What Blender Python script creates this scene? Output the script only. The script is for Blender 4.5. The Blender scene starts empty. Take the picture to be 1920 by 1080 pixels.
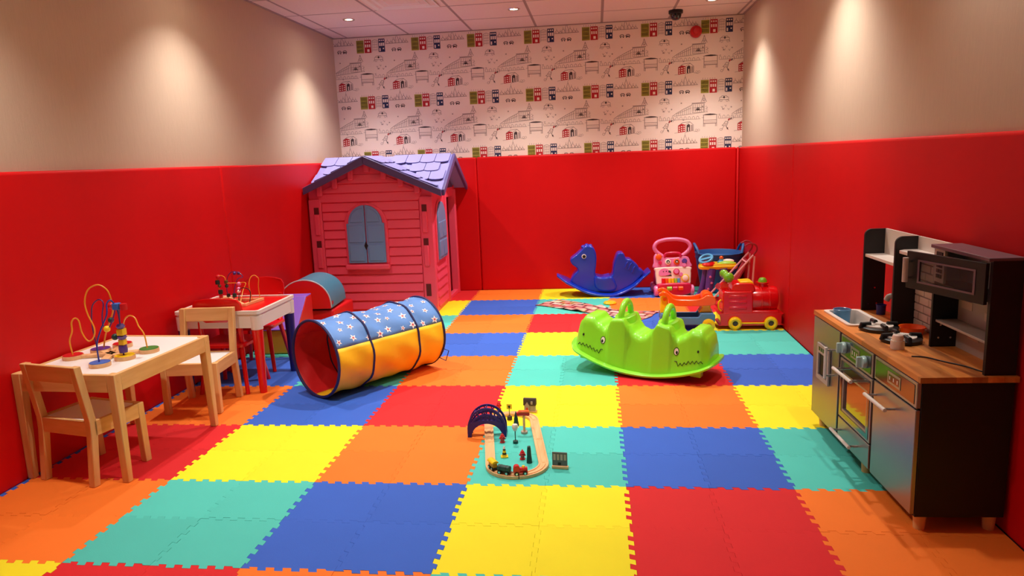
import bpy, bmesh, math, random
from mathutils import Vector, Matrix, Euler
random.seed(7)
R = math.radians
PI = math.pi
sc = bpy.context.scene
col = sc.collection

# ------------------------------------------------------------------ camera
CAM_POS = (0.5104, -2.5235, 1.2102)
YAW, PITCH, ROLL = 0.12094, 0.17733, -0.03880
cd = bpy.data.cameras.new('camera')
cam = bpy.data.objects.new('camera', cd)
col.objects.link(cam)
fwd = Vector((-math.sin(YAW) * math.cos(PITCH), math.cos(YAW) * math.cos(PITCH), -math.sin(PITCH)))
rgt = Vector((math.cos(YAW), math.sin(YAW), 0))
upv = rgt.cross(fwd)
r2 = math.cos(ROLL) * rgt + math.sin(ROLL) * upv
u2 = -math.sin(ROLL) * rgt + math.cos(ROLL) * upv
cam.matrix_world = Matrix(((r2.x, u2.x, -fwd.x, CAM_POS[0]), (r2.y, u2.y, -fwd.y, CAM_POS[1]),
                           (r2.z, u2.z, -fwd.z, CAM_POS[2]), (0, 0, 0, 1)))
cd.sensor_fit = 'HORIZONTAL'
cd.sensor_width = 36.0
cd.lens = 36.0 * 1352.99 / 1920.0
cd.clip_start = 0.02
sc.camera = cam

# ------------------------------------------------------------------ world and exposure
w = bpy.data.worlds.new('world')
sc.world = w
w.use_nodes = True
w.node_tree.nodes['Background'].inputs[0].default_value = (1.0, 0.93, 0.86, 1)
w.node_tree.nodes['Background'].inputs[1].default_value = 0.04
vs = sc.view_settings
vs.view_transform = 'Standard'
vs.look = 'None'
vs.gamma = 1.0
vs.use_curve_mapping = False
vs.exposure = 0.8

# downlights of the room: x, y, watts
DOWNLIGHTS = [(-1.42, 3.31, 64), (-0.10, 3.31, 76), (1.41, 3.43, 66),
              (-1.45, 1.50, 48), (-0.05, 1.50, 84), (1.42, 1.46, 56),
              (-1.40, -0.22, 38), (-0.18, -0.30, 54), (1.66, -0.02, 18)]
LAMP_COLOR = (1.0, 0.95, 0.87)

# ------------------------------------------------------------------ materials
def lin(c):
    c = c / 255.0
    return c / 12.92 if c <= 0.04045 else ((c + 0.055) / 1.055) ** 2.4

def rgb(c):
    return (lin(c[0]), lin(c[1]), lin(c[2]), 1)

MATS = {}
def mat(name, c, rough=0.5, bump=0.0, bscale=60.0, var=0.0, vscale=6.0, metal=0.0, coat=0.0,
        emit=0.0, alpha=1.0, spec=0.5, rand=0.0, trans=0.0, stretch=None):
    m = bpy.data.materials.new(name)
    m.use_nodes = True
    nt = m.node_tree
    b = nt.nodes['Principled BSDF']
    b.inputs['Base Color'].default_value = rgb(c)
    b.inputs['Roughness'].default_value = rough
    b.inputs['Metallic'].default_value = metal
    b.inputs['Coat Weight'].default_value = coat
    b.inputs['Coat Roughness'].default_value = 0.12
    b.inputs['Specular IOR Level'].default_value = spec
    b.inputs['Alpha'].default_value = alpha
    b.inputs['Transmission Weight'].default_value = trans
    if emit:
        b.inputs['Emission Color'].default_value = rgb(c)
        b.inputs['Emission Strength'].default_value = emit
    tc = mp = None
    if bump or var:
        tc = nt.nodes.new('ShaderNodeTexCoord')
        mp = nt.nodes.new('ShaderNodeMapping')
        nt.links.new(tc.outputs['Object'], mp.inputs[0])
        if stretch:
            mp.inputs['Scale'].default_value = stretch
    cur = None
    if var:
        n = nt.nodes.new('ShaderNodeTexNoise')
        n.inputs['Scale'].default_value = vscale
        n.inputs['Detail'].default_value = 3
        nt.links.new(mp.outputs[0], n.inputs['Vector'])
        mr = nt.nodes.new('ShaderNodeMapRange')
        mr.inputs['From Min'].default_value = 0.3
        mr.inputs['From Max'].default_value = 0.7
        mr.inputs['To Min'].default_value = 1 - var
        mr.inputs['To Max'].default_value = 1 + var
        nt.links.new(n.outputs[0], mr.inputs[0])
        cur = mr.outputs[0]
    if rand:
        oi = nt.nodes.new('ShaderNodeObjectInfo')
        mr = nt.nodes.new('ShaderNodeMapRange')
        mr.inputs['To Min'].default_value = 1 - rand
        mr.inputs['To Max'].default_value = 1 + rand
        nt.links.new(oi.outputs['Random'], mr.inputs[0])
        if cur is None:
            cur = mr.outputs[0]
        else:
            mu = nt.nodes.new('ShaderNodeMath')
            mu.operation = 'MULTIPLY'
            nt.links.new(cur, mu.inputs[0])
            nt.links.new(mr.outputs[0], mu.inputs[1])
            cur = mu.outputs[0]
    if cur is not None:
        hs = nt.nodes.new('ShaderNodeHueSaturation')
        hs.inputs['Color'].default_value = rgb(c)
        nt.links.new(cur, hs.inputs['Value'])
        nt.links.new(hs.outputs[0], b.inputs['Base Color'])
    if bump:
        n = nt.nodes.new('ShaderNodeTexNoise')
        n.inputs['Scale'].default_value = bscale
        n.inputs['Detail'].default_value = 2
        nt.links.new(mp.outputs[0], n.inputs['Vector'])
        bp = nt.nodes.new('ShaderNodeBump')
        bp.inputs['Strength'].default_value = min(1.0, bump)
        bp.inputs['Distance'].default_value = 0.004
        nt.links.new(n.outputs[0], bp.inputs['Height'])
        nt.links.new(bp.outputs[0], b.inputs['Normal'])
    MATS[name] = m
    return m

def wood(name, c1, c2, axis='y', scale=14.0, rough=0.5, planks=None):
    m = bpy.data.materials.new(name)
    m.use_nodes = True
    nt = m.node_tree
    b = nt.nodes['Principled BSDF']
    tc = nt.nodes.new('ShaderNodeTexCoord')
    mp = nt.nodes.new('ShaderNodeMapping')
    s = {'x': (0.12, 1, 1), 'y': (1, 0.12, 1), 'z': (1, 1, 0.12)}[axis]
    mp.inputs['Scale'].default_value = s
    nt.links.new(tc.outputs['Object'], mp.inputs[0])
    n = nt.nodes.new('ShaderNodeTexNoise')
    n.inputs['Scale'].default_value = scale * 3
    n.inputs['Detail'].default_value = 4
    nt.links.new(mp.outputs[0], n.inputs['Vector'])
    cr = nt.nodes.new('ShaderNodeValToRGB')
    cr.color_ramp.elements[0].position = 0.3
    cr.color_ramp.elements[1].position = 0.7
    cr.color_ramp.elements[0].color = rgb(c1)
    cr.color_ramp.elements[1].color = rgb(c2)
    nt.links.new(n.outputs[0], cr.inputs[0])
    out = cr.outputs[0]
    if planks:
        br = nt.nodes.new('ShaderNodeTexBrick')
        mp2 = nt.nodes.new('ShaderNodeMapping')
        mp2.inputs['Rotation'].default_value = (0, 0, PI / 2)
        nt.links.new(tc.outputs['Object'], mp2.inputs[0])
        nt.links.new(mp2.outputs[0], br.inputs['Vector'])
        br.inputs['Scale'].default_value = 1.0
        br.inputs['Brick Width'].default_value = planks[0]
        br.inputs['Row Height'].default_value = planks[1]
        br.inputs['Mortar Size'].default_value = 0.0
        br.inputs['Color1'].default_value = (0.62, 0.62, 0.62, 1)
        br.inputs['Color2'].default_value = (1.15, 1.1, 1.05, 1)
        br.inputs['Mortar'].default_value = (0.5, 0.5, 0.5, 1)
        mx = nt.nodes.new('ShaderNodeMix')
        mx.data_type = 'RGBA'
        mx.blend_type = 'MULTIPLY'
        mx.inputs[0].default_value = 1.0
        nt.links.new(out, mx.inputs[6])
        nt.links.new(br.outputs['Color'], mx.inputs[7])
        out = mx.outputs[2]
    nt.links.new(out, b.inputs['Base Color'])
    b.inputs['Roughness'].default_value = rough
    MATS[name] = m
    return m

M = MATS
mat('foam_yellow', (246, 232, 34), 0.72, 0.10, 260, 0.03, 3, rand=0.05, spec=0.3)
mat('foam_teal', (80, 200, 188), 0.72, 0.10, 260, 0.03, 3, rand=0.07, spec=0.3)
mat('foam_orange', (246, 122, 36), 0.72, 0.10, 260, 0.03, 3, rand=0.05, spec=0.3)
mat('foam_blue', (54, 100, 202), 0.72, 0.10, 260, 0.03, 3, rand=0.09, spec=0.3)
mat('foam_red', (217, 34, 40), 0.72, 0.10, 260, 0.03, 3, rand=0.06, spec=0.3)
mat('underfloor', (52, 44, 48), 0.8, 0.2, 40)
mat('pad_vinyl', (206, 5, 12), 0.5, 0.25, 3.0, 0.06, 2.2, spec=0.22, stretch=(1, 1, 0.35))
mat('wallcover', (196, 174, 154), 0.75, 0.25, 120, 0.03, 40, spec=0.2, stretch=(4, 4, 0.3))
mat('wallpaper', (238, 219, 208), 0.8, 0.05, 120, spec=0.2)
mat('print_olive', (158, 150, 62), 0.8)
mat('print_red', (178, 26, 36), 0.8)
mat('print_navy', (38, 46, 84), 0.8)
mat('print_grey', (158, 138, 134), 0.8)
mat('print_dark', (70, 54, 56), 0.8)
mat('print_white', (240, 224, 214), 0.8)
mat('ceiling_tile', (226, 208, 198), 0.9, 0.4, 320, 0.02, 60)
mat('ceiling_grid', (158, 138, 132), 0.6)
mat('metal_white', (228, 222, 214), 0.4)
mat('chrome', (220, 215, 210), 0.18, metal=1.0)
mat('lamp_lens', (255, 236, 208), 0.4, emit=130.0)
mat('smoke_dome', (22, 16, 18), 0.15, coat=0.5)
mat('alarm_red', (196, 14, 16), 0.4)
wood('pine', (214, 160, 96), (236, 190, 128), 'z', 10, 0.5)
wood('pine_x', (214, 160, 96), (236, 190, 128), 'x', 10, 0.5)
wood('pine_y', (214, 160, 96), (236, 190, 128), 'y', 10, 0.5)
wood('beech', (226, 168, 112), (244, 196, 142), 'y', 12, 0.5)
wood('worktop_wood', (196, 108, 40), (232, 152, 76), 'y', 10, 0.45, planks=(0.22, 0.045))
mat('laminate_white', (244, 242, 240), 0.35)
mat('plastic_white', (232, 224, 216), 0.35)
mat('plastic_red', (220, 12, 14), 0.32, coat=0.2)
mat('plastic_red_gloss', (214, 8, 14), 0.22, coat=0.35)
mat('plastic_blue', (16, 54, 188), 0.28, coat=0.3)
mat('plastic_navy', (22, 26, 110), 0.4)
mat('plastic_yellow', (248, 200, 12), 0.3, coat=0.2)
mat('plastic_orange', (244, 92, 12), 0.3, coat=0.3)
mat('plastic_green', (142, 232, 48), 0.34, coat=0.25)
mat('plastic_green_dark', (64, 150, 20), 0.4)
mat('ball_green', (112, 176, 30), 0.25, coat=0.3)
mat('plastic_steel_blue', (74, 128, 176), 0.4)
mat('plastic_tub_blue', (34, 96, 166), 0.45)
mat('plastic_purple', (92, 60, 156), 0.4)
mat('plastic_pink', (236, 128, 186), 0.35, coat=0.2)
mat('plastic_magenta', (214, 22, 84), 0.35, coat=0.2)
mat('plastic_cream', (250, 226, 214), 0.4)
mat('plastic_skyblue', (84, 170, 220), 0.35)
mat('plastic_lime', (160, 214, 60), 0.35)
mat('black_ink', (18, 14, 16), 0.5)
mat('white_ink', (244, 240, 236), 0.5)
mat('house_red', (244, 80, 110), 0.42, 0.08, 90, spec=0.4)
mat('house_dark', (96, 8, 18), 0.6)
mat('house_roof', (146, 142, 210), 0.4)
mat('house_fascia', (86, 76, 134), 0.45)
mat('house_shutter', (110, 148, 200), 0.42)
mat('fabric_blue', (92, 142, 214), 0.55, 0.5, 14, 0.12, 6)
mat('fabric_orange', (254, 204, 30), 0.55, 0.5, 10, 0.07, 6)
mat('fabric_red', (206, 18, 22), 0.6, 0.3, 10, 0.05, 6)
mat('fabric_navy', (26, 30, 92), 0.6)
mat('star_white', (244, 240, 240), 0.6)
mat('star_red', (206, 70, 84), 0.6)
mat('vinyl_purple', (128, 84, 196), 0.4)
mat('vinyl_red', (212, 8, 16), 0.4)
mat('vinyl_teal', (64, 120, 150), 0.45, 0.2, 14)
mat('vinyl_yellow', (204, 150, 30), 0.45)
mat('vinyl_navy', (26, 34, 74), 0.45)
mat('zip_grey', (190, 180, 186), 0.4)
mat('kitchen_dark', (27, 23, 23), 0.5, spec=0.35)
mat('kitchen_steel', (150, 146, 142), 0.34, metal=0.75)
mat('kitchen_panel', (40, 44, 42), 0.15, coat=0.6)
mat('kitchen_frame', (158, 152, 146), 0.35, metal=0.6)
mat('kitchen_white', (232, 222, 214), 0.4)
mat('kitchen_grey', (176, 164, 158), 0.45)
mat('brick_white', (206, 186, 176), 0.6, rand=0.06)
mat('brick_mortar', (150, 132, 124), 0.8)
mat('knob_mint', (176, 212, 212), 0.25, coat=0.4)
mat('oven_glass', (26, 20, 18), 0.05, coat=1.0, spec=0.8)
mat('clear_plastic', (64, 52, 50), 0.3, alpha=0.45, spec=0.2)
mat('cup_blue', (96, 160, 206), 0.2, alpha=0.75)
mat('grate_black', (14, 12, 14), 0.45)
mat('microwave_top', (112, 88, 98), 0.35)
mat('wire_yellow', (232, 158, 44), 0.35)
mat('wire_blue', (40, 60, 150), 0.35)
mat('wire_purple', (84, 42, 110), 0.35)
mat('wire_red', (200, 24, 24), 0.35)
mat('wire_black', (30, 24, 28), 0.4)
mat('paint_red', (206, 28, 34), 0.35)
mat('paint_green', (48, 130, 52), 0.4)
mat('paint_green_dark', (18, 66, 58), 0.45)
mat('paint_olive', (96, 92, 44), 0.4)
mat('paint_blue', (52, 110, 196), 0.4)
mat('paint_purple', (84, 52, 140), 0.4)
mat('paint_yellow', (246, 206, 26), 0.35)
mat('pram_tube', (226, 160, 168), 0.35)
mat('pram_fabric', (150, 14, 34), 0.7)
mat('cord_dark', (34, 26, 30), 0.6)
mat('roof_brown', (66, 52, 48), 0.6)
mat('toy_wall', (176, 160, 146), 0.6)
mat('sign_grey', (96, 98, 100), 0.5)

# ------------------------------------------------------------------ mesh helpers
class G:
    def __init__(s):
        s.v = []
        s.f = []
        s.m = []
        s.mats = []
        s.cur = 0
    def use(s, mname):
        if mname not in s.mats:
            s.mats.append(mname)
        s.cur = s.mats.index(mname)
        return s
    def add(s, vs, fs, T=None):
        o = len(s.v)
        for p in vs:
            p = Vector(p)
            s.v.append(T @ p if T is not None else p)
        for f in fs:
            s.f.append([i + o for i in f])
            s.m.append(s.cur)
        return s
    def box(s, x0, x1, y0, y1, z0, z1, T=None):
        vs = [(x0, y0, z0), (x1, y0, z0), (x1, y1, z0), (x0, y1, z0), (x0, y0, z1), (x1, y0, z1), (x1, y1, z1), (x0, y1, z1)]
        return s.add(vs, [(0, 3, 2, 1), (4, 5, 6, 7), (0, 1, 5, 4), (1, 2, 6, 5), (2, 3, 7, 6), (3, 0, 4, 7)], T)
    def prism(s, poly, a, b, ax='xy', T=None):
        n = len(poly)
        def mk(p, h):
            if ax == 'xy': return (p[0], p[1], h)
            if ax == 'xz': return (p[0], h, p[1])
            return (h, p[0], p[1])
        vs = [mk(p, a) for p in poly] + [mk(p, b) for p in poly]
        fs = [tuple(range(n - 1, -1, -1)), tuple(range(n, 2 * n))]
        fs += [(i, (i + 1) % n, n + (i + 1) % n, n + i) for i in range(n)]
        return s.add(vs, fs, T)
    def loft(s, rings, cap=True, closed=False, T=None):
        n = len(rings[0])
        vs = [p for r in rings for p in r]
        fs = []
        k = len(rings)
        for i in range(k if closed else k - 1):
            a, b = i * n, ((i + 1) % k) * n
            for j in range(n):
                fs.append((a + j, a + (j + 1) % n, b + (j + 1) % n, b + j))
        if cap and not closed:
            fs.append(tuple(range(n - 1, -1, -1)))
            fs.append(tuple((k - 1) * n + j for j in range(n)))
        return s.add(vs, fs, T)
    def tube(s, pts, r, seg=8, closed=False, T=None, flat=1.0):
        pts = [Vector(p) for p in pts]
        k = len(pts)
        rs = r if isinstance(r, (list, tuple)) else [r] * k
        tans = []
        for i in range(k):
            if closed:
                t = pts[(i + 1) % k] - pts[i - 1]
            else:
                t = pts[min(i + 1, k - 1)] - pts[max(i - 1, 0)]
            tans.append(t.normalized())
        t0 = tans[0]
        ref = Vector((0, 0, 1)) if abs(t0.z) < 0.9 else Vector((1, 0, 0))
        nrm = (ref - t0 * ref.dot(t0)).normalized()
        rings = []
        for i in range(k):
            t = tans[i]
            nrm = (nrm - t * nrm.dot(t))
            nrm = nrm.normalized() if nrm.length > 1e-6 else t.orthogonal().normalized()
            bn = t.cross(nrm)
            rings.append([pts[i] + (nrm * math.cos(2 * PI * j / seg) + bn * math.sin(2 * PI * j / seg) * flat) * rs[i] for j in range(seg)])
        return s.loft(rings, True, closed, T)
    def cyl(s, p0, p1, r, seg=16, r1=None, T=None):
        return s.tube([p0, p1], [r, r if r1 is None else r1], seg, False, T)
    def lathe(s, prof, seg=20, c=(0, 0, 0), T=None, axis='z'):
        rings = []
        for r, h in prof:
            r = max(r, 1e-4)
            ring = []
            for j in range(seg):
                a = 2 * PI * j / seg
                x, y = r * math.cos(a), r * math.sin(a)
                if axis == 'z': p = (c[0] + x, c[1] + y, c[2] + h)
                elif axis == 'y': p = (c[0] + x, c[1] + h, c[2] + y)
                else: p = (c[0] + h, c[1] + x, c[2] + y)
                ring.append(Vector(p))
            rings.append(ring)
        return s.loft(rings, True, False, T)
    def ball(s, c, r, seg=14, sz=(1, 1, 1), T=None):
        n = max(6, seg // 2)
        rings = []
        for i in range(n + 1):
            t = PI * i / n
            rr = max(math.sin(t), 1e-3)
            rings.append([Vector((c[0] + r * sz[0] * rr * math.cos(2 * PI * j / seg), c[1] + r * sz[1] * rr * math.sin(2 * PI * j / seg),
                                  c[2] - r * sz[2] * math.cos(t))) for j in range(seg)])
        return s.loft(rings, True, False, T)
    def sweep(s, path, sec, closed=False, T=None):
        """sec: list of (side, up); path: points on roughly horizontal curve"""
        path = [Vector(p) for p in path]
        k = len(path)
        rings = []
        for i in range(k):
            if closed: t = path[(i + 1) % k] - path[i - 1]
            else: t = path[min(i + 1, k - 1)] - path[max(i - 1, 0)]
            t.z = 0
            t.normalize()
            sd = Vector((t.y, -t.x, 0))
            rings.append([path[i] + sd * a + Vector((0, 0, b)) for a, b in sec])
        return s.loft(rings, True, closed, T)
    def build(s, name, m=None, parent=None, bevel=0.0, seg=2, smooth=True, angle=38, T=None, sub=0, solid=0.0):
        me = bpy.data.meshes.new(name)
        vv = [tuple(T @ p) if T is not None else tuple(p) for p in s.v]
        me.from_pydata(vv, [], s.f)
        names = s.mats if s.mats else [m]
        if s.mats and m and m not in s.mats:
            pass
        for mn in names:
            me.materials.append(M[mn])
        if s.mats:
            for p, mi in zip(me.polygons, s.m):
                p.material_index = mi
        bm = bmesh.new()
        bm.from_mesh(me)
        bmesh.ops.recalc_face_normals(bm, faces=bm.faces)
        bm.to_mesh(me)
        bm.free()
        if smooth:
            me.polygons.foreach_set('use_smooth', [True] * len(me.polygons))
            me.set_sharp_from_angle(angle=R(angle))
        o = bpy.data.objects.new(name, me)
        col.objects.link(o)
        if parent is not None:
            o.parent = parent
        if solid:
            md = o.modifiers.new('solid', 'SOLIDIFY')
            md.thickness = solid
            md.offset = 0
        if bevel:
            md = o.modifiers.new('bevel', 'BEVEL')
            md.width = bevel
            md.segments = seg
            md.limit_method = 'ANGLE'
            md.angle_limit = R(35)
        if sub:
            md = o.modifiers.new('sub', 'SUBSURF')
            md.levels = sub
            md.render_levels = sub
        return o

def rnd(pts, n=6, closed=False):
    """Catmull-Rom smoothing of a polyline"""
    pts = [Vector(p) for p in pts]
    k = len(pts)
    out = []
    rng = k if closed else k - 1
    for i in range(rng):
        p1, p2 = pts[i], pts[(i + 1) % k]
        p0 = pts[i - 1] if (closed or i > 0) else p1 * 2 - p2
        p3 = pts[(i + 2) % k] if (closed or i + 2 < k) else p2 * 2 - p1
        for j in range(n):
            t = j / n
            out.append(0.5 * ((2 * p1) + (p2 - p0) * t + (2 * p0 - 5 * p1 + 4 * p2 - p3) * t * t + (3 * p1 - p0 - 3 * p2 + p3) * t ** 3))
    if not closed:
        out.append(pts[-1])
    return out

def rnd2(pts, n=6, closed=True):
    return [(p.x, p.y) for p in rnd([(a, b, 0) for a, b in pts], n, closed)]

def tag(o, label, cat, group=None):
    o['label'] = label
    o['category'] = cat
    if group:
        o['group'] = group
    return o

def thing(name, label, cat, loc=(0, 0, 0), rz=0.0, group=None, rot=None):
    o = bpy.data.objects.new(name, None)
    o.empty_display_size = 0.05
    col.objects.link(o)
    o.location = loc
    o.rotation_euler = rot if rot else (0, 0, rz)
    return tag(o, label, cat, group)

def struct(o):
    o['kind'] = 'structure'
    return o

def copy_tree(o, parent=None):
    c = o.copy()
    col.objects.link(c)
    c.parent = parent
    for ch in list(o.children):
        copy_tree(ch, c)
    return c

def clip(poly, fn):
    """Sutherland-Hodgman, fn(p) >= 0 is inside"""
    out = []
    n = len(poly)
    for i in range(n):
        a, b = poly[i], poly[(i + 1) % n]
        fa, fb = fn(a), fn(b)
        if fa >= 0:
            out.append(a)
        if (fa >= 0) != (fb >= 0):
            t = fa / (fa - fb)
            out.append(tuple(a[k] + (b[k] - a[k]) * t for k in range(len(a))))
    return out

# ------------------------------------------------------------------ room shell
XL, XR, YB, YF, HC = -1.855, 1.785, 4.13, -2.75, 2.345
PXL, PXR, PYB, HP = -1.815, 1.762, 4.098, 1.235

g = G().box(XL, XR, YF, YB, -0.10, -0.013)
floor = struct(g.build('floor', 'underfloor', smooth=False))

# interlocking foam tiles, 0.3 m, four of one colour to a 0.6 m square
A_ = 0.009
def edge_profile():
    n = 11
    h = 0.3 / n
    d = 0.0035
    pts = [(0.0, 0.0)]
    st = [0] + [A_ if k % 2 == 0 else -A_ for k in range(n - 2)] + [0]
    for k in range(n - 1):
        sx = (k + 1) * h
        a, b = st[k], st[k + 1]
        sg = 1 if b > a else -1
        pts.append((sx + sg * d, a))
        pts.append((sx - sg * d, b))
    pts.append((0.3, 0.0))
    return pts
EP = edge_profile()
def tile_outline():
    south = [(s, o) for s, o in EP]
    east = [(0.3 + o, s) for s, o in EP][1:]
    north = [(s, 0.3 + o) for s, o in reversed(EP)][1:]
    west = [(o, s) for s, o in reversed(EP)][1:-1]
    k = 0.9972
    return [((x - 0.15) * k, (y - 0.15) * k) for x, y in south + east + north + west]
TO = tile_outline()
TILE_MESH = {}
def tile_object(cname, cx, cy):
    poly = TO
    key = cname
    cut = []
    if cx + 0.17 > PXR: cut.append(('x', PXR - 0.006 - cx))
    if cy + 0.17 > PYB: cut.append(('y', PYB - 0.006 - cy))
    if cut:
        key = cname + str([(a, round(b, 3)) for a, b in cut])
    if key not in TILE_MESH:
        for a, lim in cut:
            poly = clip(poly, (lambda p, lim=lim: lim - p[0]) if a == 'x' else (lambda p, lim=lim: lim - p[1]))
        o = G().prism(poly, -0.012, 0.0).build('foam_tile', 'foam_' + cname, smooth=False)
        TILE_MESH[key] = o.data
    else:
        o = bpy.data.objects.new('foam_tile', TILE_MESH[key])
        col.objects.link(o)
    o.location = (cx, cy, random.uniform(-0.0005, 0.0002))
    o.rotation_euler = (random.uniform(-0.0015, 0.0015), random.uniform(-0.0015, 0.0015), 0)
    o.parent = floor
    return o
GRID = {  # row j: colours of columns i = -3..2
    6: 'blue red orange yellow blue teal', 5: 'orange yellow blue teal orange red', 4: 'yellow teal orange red blue yellow',
    3: 'teal red blue yellow orange teal', 2: 'blue teal orange teal red blue', 1: 'orange blue red yellow orange yellow',
    0: 'red yellow orange teal blue teal', -1: 'orange teal blue yellow red orange', -2: 'yellow red orange teal blue yellow',
    -3: 'blue orange teal red yellow teal', -4: 'red yellow blue orange teal red'}
for j, row in GRID.items():
    for i, cname in zip(range(-3, 3), row.split()):
        for a in (0, 1):
            for b in (0, 1):
                tile_object(cname, (i + 0.25 + 0.5 * a) * 0.6, (j + 0.25 + 0.5 * b) * 0.6)
G().box(-1.830, -1.776, -2.4, 1.2, -0.0125, -0.002).build('edge_strip', 'foam_blue', floor, smooth=False)

# walls
g = G().box(XL - 0.1, XL, YF, YB + 0.1, -0.1, HC + 0.1)
wall_left = struct(g.build('wall_left', 'wallcover', smooth=False))
g = G().box(XR, XR + 0.1, YF, YB + 0.1, -0.1, HC + 0.1)
wall_right = struct(g.build('wall_right', 'wallcover', smooth=False))
g = G().box(XL, XR, YB, YB + 0.1, -0.1, HC + 0.1)
wall_back = struct(g.build('wall_back', 'wallpaper', smooth=False))

def pad(parent, x0, x1, y0, y1):
    G().box(x0, x1, y0, y1, -0.01, HP).build('padding_panel', 'pad_vinyl', parent, bevel=0.014, seg=3)
for y0, y1 in ((-2.7, -0.6), (-0.6, 1.80), (1.80, 4.125)):
    pad(wall_left, XL - 0.004, PXL, y0 + 0.001, y1 - 0.001)
for y0, y1 in ((-2.7, -0.9), (-0.9, 2.34), (2.34, 4.125)):
    pad(wall_right, PXR, XR + 0.004, y0 + 0.0005, y1 - 0.0005)
for x0, x1 in ((PXL + 0.001, -0.578), (-0.578, 1.735)):
    pad(wall_back, x0 + 0.001, x1 - 0.001, PYB, YB + 0.004)
pad(wall_back, 1.735, PXR, PYB + 0.008, YB + 0.004)

# wallpaper print: repeat 0.511 x 0.495 m, drawn once and tiled over the wall
WP = []
def wr(c, x0, y0, x1, y1): WP.append((c, [(x0, y0), (x1, y0), (x1, y1), (x0, y1)]))
def wp(c, pts): WP.append((c, pts))
def wl(pts, t=0.005, c='print_grey'):
    for (x0, y0), (x1, y1) in zip(pts[:-1], pts[1:]):
        d = math.hypot(x1 - x0, y1 - y0)
        if d < 1e-6: continue
        t_ = t * 1.5
        nx, ny = -(y1 - y0) / d * t_ / 2, (x1 - x0) / d * t_ / 2
        WP.append((c, [(x0 + nx, y0 + ny), (x1 + nx, y1 + ny), (x1 - nx, y1 - ny), (x0 - nx, y0 - ny)]))
def wo(x0, y0, x1, y1, t=0.005, c='print_grey'):
    wl([(x0, y0), (x1, y0), (x1, y1), (x0, y1), (x0, y0)], t, c)
# olive, red and navy town houses
wr('print_olive', 0, 0, 0.135, 0.225)
for a in range(3):
    for b in range(3):
        wo(0.018 + a * 0.038, 0.025 + b * 0.066, 0.040 + a * 0.038, 0.062 + b * 0.066, 0.005, 'print_grey')
wr('print_red', 0.145, -0.005, 0.27, 0.225)
for a in range(3):
    wr('print_white', 0.160 + a * 0.036, 0.015, 0.180 + a * 0.036, 0.045)
    wr('print_white', 0.160 + a * 0.036, 0.075, 0.182 + a * 0.036, 0.125)
wr('print_white', 0.195, 0.160, 0.235, 0.205)
wr('print_navy', 0.405, -0.012, 0.52, 0.22)
for a in range(3):
    wr('print_white', 0.418 + a * 0.034, 0.005, 0.438 + a * 0.034, 0.03)
    wr('print_white', 0.418 + a * 0.034, 0.058, 0.442 + a * 0.034, 0.115)
wr('print_white', 0.418, 0.150, 0.440, 0.205)
wr('print_white', 0.480, 0.150, 0.502, 0.172)
# sketched house between them
wl([(0.285, 0.21), (0.285, 0.02), (0.34, 0.0), (0.395, 0.02), (0.395, 0.21)])
for b in range(4): wl([(0.295, 0.04 + b * 0.045), (0.385, 0.04 + b * 0.045)], 0.004)
for a in range(3): wl([(0.305 + a * 0.03, 0.02), (0.305 + a * 0.03, 0.2)], 0.003)
for a in range(6): wl([(0.03 + a * 0.04, -0.01), (0.035 + a * 0.04, -0.035)], 0.004)
# skyline with domes
wl([(0.53, 0.08), (0.95, 0.075)], 0.006)
for x, h, ww in ((0.57, 0.05, 0.03), (0.63, 0.03, 0.025), (0.68, 0.075, 0.03), (0.74, 0.15, 0.028), (0.80, 0.08, 0.03), (0.86, 0.05, 0.025), (0.91, 0.04, 0.025)):
    wl([(x - ww, 0.078), (x - ww, 0.078 - h * 0.45), (x, 0.078 - h), (x + ww, 0.078 - h * 0.45), (x + ww, 0.078)], 0.005)
    wl([(x, 0.078 - h), (x, 0.078 - h - 0.03)], 0.004)
    wl([(x - ww * 0.4, 0.078), (x - ww * 0.4, 0.078 - h * 0.5)], 0.004)
# little cars
for x in (0.64, 0.74):
    wl([(x, 0.19), (x + 0.02, 0.165), (x + 0.06, 0.165), (x + 0.075, 0.19)], 0.007, 'print_dark')
    wl([(x, 0.192), (x + 0.08, 0.192)], 0.006, 'print_dark')
    wr('print_dark', x + 0.008, 0.2, x + 0.026, 0.218)
    wr('print_dark', x + 0.052, 0.2, x + 0.07, 0.218)
wr('print_dark', 0.752, 0.185, 0.79, 0.205)
# tower of iron lattice
wl([(0.005, 0.375), (0.035, 0.31), (0.052, 0.25), (0.07, 0.31), (0.1, 0.375)], 0.006)
wl([(0.03, 0.315), (0.078, 0.315)], 0.006); wl([(0.022, 0.34), (0.085, 0.34)], 0.006)
wl([(0.035, 0.37), (0.052, 0.345), (0.07, 0.37)], 0.005)
# carriage
wo(0.315, 0.31, 0.465, 0.35); wl([(0.31, 0.35), (0.30, 0.38)]); wl([(0.465, 0.35), (0.475, 0.385)])
wl([(0.33, 0.31), (0.35, 0.285), (0.43, 0.285), (0.45, 0.31)])
wp('print_dark', [(0.375, 0.30), (0.39, 0.29), (0.405, 0.30), (0.405, 0.32), (0.39, 0.33), (0.375, 0.32)])
for x in (0.34, 0.44):
    wl([(x + 0.018 * math.cos(k * PI / 4), 0.368 + 0.018 * math.sin(k * PI / 4)) for k in range(9)], 0.004)
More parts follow.
